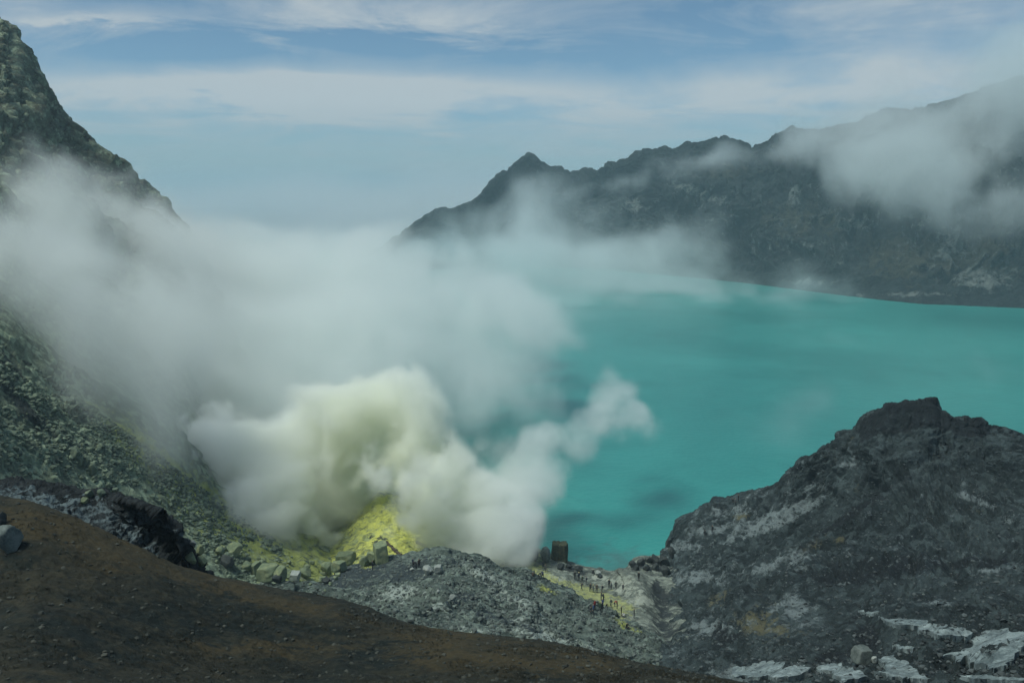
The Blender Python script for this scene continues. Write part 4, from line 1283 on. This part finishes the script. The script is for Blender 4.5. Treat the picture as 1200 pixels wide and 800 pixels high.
def puffs(G, L, p=2.0):
    """soft union of ellipsoids: (px,py,Y, rx_px, ry_px, depth_m, weight)"""
    out = 0
    for px_, py_, Y_, rx, ry, rd, w in L:
        c = at(px_, py_, Y_); k = Y_ / FPX
        r2 = ((G[..., 0] - c[0]) / (rx * k)) ** 2 + ((G[..., 2] - c[2]) / (ry * k)) ** 2 + ((G[..., 1] - c[1]) / rd) ** 2
        out = out + w * np.exp(-r2 ** (p / 2))
    return out


def warp(G, s, a, off=0.0):
    return G + a * np.stack([perlin(G / s + off), perlin(G / s + off + 31.7), perlin(G / s + off + 77.1)], -1)


def hillY(x, y, back=10):
    h = ray(x, y, (left_hill,))
    return h[0].y - back


# dense sulphurous plume from the vents
LA = [(450, 556, 222, 32, 26, 10, 1.0), (445, 536, 216, 30, 26, 12, .9), (385, 606, 193, 26, 20, 7, .8), (520, 632, 190, 22, 14, 6, .8), (350, 640, 186, 34, 16, 7, .75), (545, 645, 186, 24, 14, 6, .9), (480, 612, 195, 12, 16, 5, .5), (600, 640, 196, 20, 26, 10, 1.0), (588, 612, 198, 26, 26, 12, 1.0), (560, 590, 200, 38, 32, 14, 1.1), (530, 560, 203, 44, 36, 16, 1.1), (490, 530, 206, 46, 44, 18, 1.2), (455, 492, 210, 44, 42, 18, 1.3), (410, 500, 210, 36, 36, 18, 1.1),
      (362, 490, 212, 32, 34, 18, 1.1), (440, 560, 214, 50, 40, 14, .9), (390, 580, 214, 48, 46, 16, 1.0), (350, 600, 206, 44, 42, 16, 1.1), (310, 570, 208, 46, 46, 18, 1.0), (262, 545, 210, 46, 40, 18, .9), (220, 510, 214, 44, 40, 20, .8), (160, 480, 220, 46, 40, 22, .65),
      (330, 530, 214, 50, 44, 20, 1.0), (510, 600, 207, 34, 26, 10, .8), (470, 640, 190, 13, 10, 4, .6), (385, 645, 194, 30, 16, 8, .6), (400, 632, 196, 14, 10, 5, .5)]
LB = [(610, 560, 212, 40, 30, 14, .8), (640, 520, 222, 48, 30, 16, .8), (690, 480, 228, 40, 26, 16, .66), (720, 452, 232, 26, 30, 14, .62), (752, 486, 234, 26, 14, 12, .55), (725, 500, 234, 36, 14, 12, .4)]


for q_ in ((275, 535, 14, .7), (310, 590, 12, .9)):
    LA.append((q_[0], q_[1], min(214, hillY(q_[0], q_[1], q_[2])), 46, 38, q_[2], q_[3]))


def field_a(G):
    W = warp(G, 22, 5.0)
    e = puffs(W, LA)
    e2 = puffs(W, LB)
    n = fbm(W, 24, 3, .5, off=2.0)
    b = -fbm(W, 12, 6, .68, ridged=True, off=5.0)       # rounded billows with sharp creases
    b = b + .42
    g_ = sstep(.08, .34, e); e = 1.05 * (1 - np.exp(-1.25 * e))
    W2 = warp(W, 7, 2.2, 6.0)
    b = .5 * b + .5 * (.42 - fbm(W2, 10, 5, .7, ridged=True, off=25.0))
    d = np.clip((e - .38 + 1.6 * n + 1.5 * b) * 2.1, 0, 1) * g_
    f2 = np.clip((e2 - .36 + 1.5 * n + .7 * b) * 1.7, 0, 1) * .5 * sstep(.08, .3, e2)
    return np.maximum(d, f2)


tc = tuple(float(x) for x in at(440, 560, 208))
m_a = steam_mat('sulphur_steam', (.975, .993, .985), .36, .1, tint=(tc, 40.0, (.985, .993, .90)))
s1 = steam('steam', (-118, 140, -2), (48, 256, 70), .75, field_a, m_a, LA + LB)

# wide drifting bank over the lake and up the cliff
LW = [(20, 350, hillY(20, 350, 14), 90, 60, 24, 1.2), (70, 420, hillY(70, 420, 14), 60, 44, 18, 1.05), (120, 480, hillY(120, 480, 12), 48, 40, 14, 1.0), (190, 530, hillY(190, 530, 12), 46, 40, 12, .8), (250, 590, hillY(250, 590, 10), 40, 26, 8, .6), (310, 635, hillY(310, 635, 8), 36, 14, 6, .6),
      (225, 310, 345, 70, 40, 36, 2.2), (260, 350, 335, 80, 60, 40, 2.6), (300, 400, 330, 80, 70, 40, 2.4), (150, 270, 335, 80, 30, 36, 1.5), (200, 360, 300, 90, 60, 40, 2.0), (280, 315, 420, 100, 30, 50, 1.2), (150, 450, hillY(150, 450, 14), 60, 44, 16, 1.1), (200, 500, hillY(200, 500, 16), 60, 50, 16, 1.2),
      (40, 240, hillY(30, 230, 16), 90, 44, 26, .8), (10, 300, hillY(20, 290, 14), 70, 50, 24, 1.1), (110, 370, hillY(110, 370, 16), 90, 60, 28, 1.2), (100, 200, hillY(90, 210, 20), 60, 16, 20, .5), (180, 430, hillY(170, 420, 20), 70, 60, 26, 1.1), (160, 300, hillY(120, 300, 20), 70, 40, 30, .9),
      (585, 405, 330, 84, 66, 50, 1.2), (470, 390, 340, 110, 66, 60, 1.2), (360, 370, 330, 130, 66, 60, 1.3), (560, 460, 290, 60, 50, 40, .8), (480, 450, 300, 90, 56, 40, 1.0), (250, 360, 300, 120, 66, 50, 1.2), (300, 430, 290, 90, 50, 44, .9),
      (600, 360, 420, 50, 34, 50, .65), (520, 350, 430, 80, 26, 50, .75), (400, 348, 440, 120, 26, 80, .9), (0, 190, 300, 70, 24, 26, .5), (630, 420, 350, 36, 50, 36, .4), (420, 490, 270, 80, 40, 30, .7), (230, 300, 360, 100, 34, 50, .8), (230, 490, 235, 60, 44, 24, .8)]


def field_b(G):
    W = warp(G, 60, 16.0)
    e = puffs(W, LW)
    W = warp(W, 20, 5.0, 3.0)
    n = fbm(W, 62, 6, .62, off=8.0)
    b = .42 - fbm(W, 30, 5, .6, ridged=True, off=15.0)
    calm = 1 - .35 * sstep(-30, 30, G[..., 0])
    g_ = sstep(.05, .3, e); e = 1.0 * (1 - np.exp(-1.2 * e))
    return np.clip((e - .33 + (1.6 * n + 1.3 * b) * calm) * 1.2, 0, 1) ** 1.1 * g_


m_b = steam_mat('drifting_steam', (.965, .99, .98), .075, .15)
s2 = steam('steam', (-330, 140, -2), (90, 560, 160), 2.4, field_b, m_b, LW)

# veils in front of the far wall and cloud lying on its rim
LC = [(640, 310, 840, 100, 40, 90, 1.0), (600, 270, 900, 60, 30, 60, .5), (700, 310, 820, 80, 26, 80, .6), (760, 290, 840, 60, 26, 50, .55), (830, 330, 800, 70, 14, 60, .6), (740, 345, 760, 120, 10, 80, .42), (880, 352, 720, 120, 7, 70, .34), (720, 240, 900, 26, 34, 40, .42), (680, 340, 800, 60, 16, 50, .6),
      (560, 300, 880, 60, 30, 60, .7), (480, 300, 860, 60, 24, 60, .6), (760, 210, 940, 14, 30, 30, .35), (840, 190, 930, 40, 14, 30, .4), (540, 262, 930, 40, 16, 40, .35), (800, 300, 840, 50, 24, 40, .5), (880, 318, 790, 50, 16, 40, .5), (660, 350, 700, 80, 14, 60, .5), (960, 335, 740, 60, 10, 40, .4), (720, 372, 620, 70, 9, 40, .35), (830, 250, 880, 16, 30, 30, .4), (650, 250, 920, 30, 30, 40, .5), (960, 160, 900, 44, 22, 50, .6), (1000, 146, 890, 44, 26, 50, .75), (1050, 136, 870, 50, 34, 50, .85), (1100, 126, 850, 50, 40, 50, .9), (1150, 116, 830, 50, 44, 50, .9), (1205, 104, 810, 60, 50, 50, .95), (1250, 120, 790, 60, 70, 50, .9),
      (1040, 190, 800, 44, 34, 50, .75), (1080, 220, 780, 40, 36, 50, .7), (1150, 190, 770, 60, 44, 50, .8), (1120, 250, 740, 50, 26, 40, .5), (1030, 250, 760, 14, 34, 24, .55), (1190, 250, 720, 40, 34, 40, .55), (985, 220, 800, 16, 40, 30, .5),
      (930, 190, 880, 20, 30, 30, .4), (860, 190, 930, 44, 14, 30, .45), (800, 190, 960, 20, 26, 30, .4), (700, 225, 980, 50, 14, 30, .4), (610, 225, 1040, 30, 24, 30, .4), (1150, 60, 830, 60, 26, 50, .5)]


def field_c(G):
    W = warp(warp(G, 90, 30.0), 28, 8.0)
    e = puffs(W, LC)
    n = fbm(W * np.array([1, 1, .8]), 62, 6, .66, off=11.0)
    return np.clip((e - .24 + 1.7 * n) * 1.4, 0, 1) ** 1.2 * sstep(.05, .25, e)


m_c = steam_mat('crater_mist', (.955, .985, .985), .018, .2)
s3 = steam('steam', (-180, 560, -2), (600, 1090, 320), 4.5, field_c, m_c, LC)

# low cloud lying beyond the open end of the crater
def field_e(G):
    W = warp(G, 300, 60.0)
    top = 105 + 60 * perlin(G * np.array([1, 1, 0]) / 420 + 3.3)
    return np.clip((top - W[..., 2]) / 45, 0, 1) * np.clip(.75 + fbm(W, 260, 4, .5, off=3.0), .2, 1.2) * sstep(1180, 1400, G[..., 1] + .25 * G[..., 0])


m_e = steam_mat('low_cloud', (.94, .98, .99), .0035, .2)
s5 = steam('cloud', (-1900, 1080, -10), (700, 2600, 190), 20.0, field_e, m_e)

# thin wisps over the open water
LD = [(930, 470, 270, 40, 16, 12, .7), (900, 500, 265, 36, 20, 12, .55), (970, 455, 280, 24, 20, 10, .5), (1150, 420, 350, 60, 20, 30, .3), (960, 400, 420, 60, 8, 20, .35)]


def field_d(G):
    W = warp(G, 30, 9.0)
    return np.clip((puffs(W, LD) - .25 + .75 * fbm(W, 30, 5, .6, off=14.0)), 0, 1) ** 1.3


m_d = steam_mat('lake_wisps', (.95, .97, .97), .045, .2)
s4 = steam('steam', (20, 230, 0), (260, 450, 60), 3.0, field_d, m_d, LD)

# ------------------------------------------------------------------ even air
bm = bmesh.new()
bmesh.ops.create_cube(bm, size=1)
me = bpy.data.meshes.new('haze'); bm.to_mesh(me); bm.free()
mh = bpy.data.materials.new('haze'); mh.use_nodes = True
T = mh.node_tree; T.nodes.clear(); N = NT(T)
out = N.n('ShaderNodeOutputMaterial'); pv = N.n('ShaderNodeVolumePrincipled'); N.l(pv.outputs[0], out.inputs['Volume'])
pv.inputs['Color'].default_value = (.66, .90, 1.0, 1); pv.inputs['Density'].default_value = 2.3e-4
haze = obj('haze', me, mh, loc=(0, 1000, 85)); haze.scale = (14200, 14200, 330)
haze.location = (0, 1000, 330 / 2 - 76.5)
tag(haze, kind='stuff')

# ================================================================== sky and sun
SUN_EL, SUN_AZ = R(62), R(-112)       # azimuth measured from +Y (view direction), negative = left
w = bpy.data.worlds.new('World'); sc.world = w; w.use_nodes = True
T = w.node_tree; T.nodes.clear(); N = NT(T)
out = N.n('ShaderNodeOutputWorld'); bg = N.n('ShaderNodeBackground'); N.l(bg.outputs[0], out.inputs[0])
sky = N.n('ShaderNodeTexSky', sky_type='NISHITA', sun_disc=False)
sky.sun_elevation = SUN_EL; sky.sun_rotation = SUN_AZ; sky.air_density = 1.0; sky.dust_density = .6; sky.ozone_density = 2.0; sky.altitude = 2300
tcn = N.n('ShaderNodeTexCoord'); sep = N.n('ShaderNodeSeparateXYZ'); N.l(tcn.outputs['Generated'], sep.inputs[0])
el = sep.outputs[2]
zc = N.math('ADD', N.math('MAXIMUM', el, .02), .05)
cb_ = N.n('ShaderNodeCombineXYZ'); N.l(N.math('DIVIDE', sep.outputs[0], zc), cb_.inputs[0]); N.l(N.math('DIVIDE', sep.outputs[1], zc), cb_.inputs[1])
cir = N.noise(cb_.outputs[0], .8, 10, .68, .8)
cum = N.noise(tcn.outputs['Generated'], 7.0, 10, .62, .4)
yy_ = N.math('MAXIMUM', sep.outputs[1], .05)
X_ = N.math('ADD', N.math('DIVIDE', sep.outputs[0], yy_), N.math('MULTIPLY', N.math('SUBTRACT', cum, .5), .22))
Z_ = N.math('ADD', N.math('DIVIDE', el, yy_), N.math('MULTIPLY', N.math('SUBTRACT', cir, .5), .07))


def cloud(px_, py_, wx_, wz_):
    """a cloud mass centred on the direction of a photo position"""
    p_ = at(px_, py_, 1.0) - np.array([0, 0, H])
    a = N.math('DIVIDE', N.math('SUBTRACT', X_, float(p_[0])), wx_ / FPX)
    b = N.math('DIVIDE', N.math('SUBTRACT', Z_, float(p_[2])), wz_ / FPX)
    return N.math('POWER', 2.718, N.math('MULTIPLY', N.math('ADD', N.math('MULTIPLY', a, a), N.math('MULTIPLY', b, b)), -1.0))


cov = N.math('MULTIPLY', N.math('SUBTRACT', cir, .5), 2.6)
cov = N.math('ADD', cov, N.math('MULTIPLY', N.math('SUBTRACT', cum, .5), 1.2))
for (a, b, c, d, w_) in [(400, 112, 340, 24, 1.15), (260, 98, 220, 12, .6), (470, 22, 170, 30, .6), (90, 16, 90, 6, .6), (880, 110, 90, 26, .7), (1080, 85, 110, 34, .75), (700, 150, 120, 26, .35), (270, 52, 230, 16, -.75), (640, 70, 160, 22, -.3), (900, 40, 220, 26, -.1)]:
    cov = N.math('ADD', cov, N.math('MULTIPLY', cloud(a, b, c, d), w_))
cl_ = N.ramp(N.math('ADD', cov, .22), [(.0, 0.0), (.5, .42), (1.15, 1.0)])
tint_ = N.mix(1.0, sky.outputs[0], (.66, .80, .80), 'MULTIPLY')
skyc = N.mix(N.math('MULTIPLY', cl_, .9), tint_, (4.9, 5.35, 5.6))
low = N.ramp(el, [(.0, 1.0), (.10, .0)])
skyc = N.mix(N.math('MULTIPLY', low, .8), skyc, (2.35, 2.85, 3.2))
N.l(skyc, bg.inputs[0]); bg.inputs[1].default_value = .085
sl = bpy.data.lights.new('sun', 'SUN'); sl.energy = 2.6; sl.angle = R(20); sl.color = (.95, 1, .90)
so = bpy.data.objects.new('sun', sl); COL.objects.link(so)
d = Vector((math.sin(SUN_AZ) * math.cos(SUN_EL), math.cos(SUN_AZ) * math.cos(SUN_EL), math.sin(SUN_EL)))
so.rotation_euler = d.to_track_quat('Z', 'Y').to_euler()

# ================================================================== render settings
sc.view_settings.view_transform = 'Standard'
sc.view_settings.look = 'None'
sc.view_settings.exposure = 0.3
sc.view_settings.gamma = 1.0
sc.cycles.use_denoising = True
sc.cycles.max_bounces = 14
sc.cycles.diffuse_bounces = 2
sc.cycles.glossy_bounces = 2
sc.cycles.volume_bounces = 12
sc.cycles.volume_step_rate = 2.3
sc.cycles.volume_max_steps = 512
sc.cycles.use_adaptive_sampling = True
sc.cycles.adaptive_threshold = 0.024
print('done', time.time() - T0)
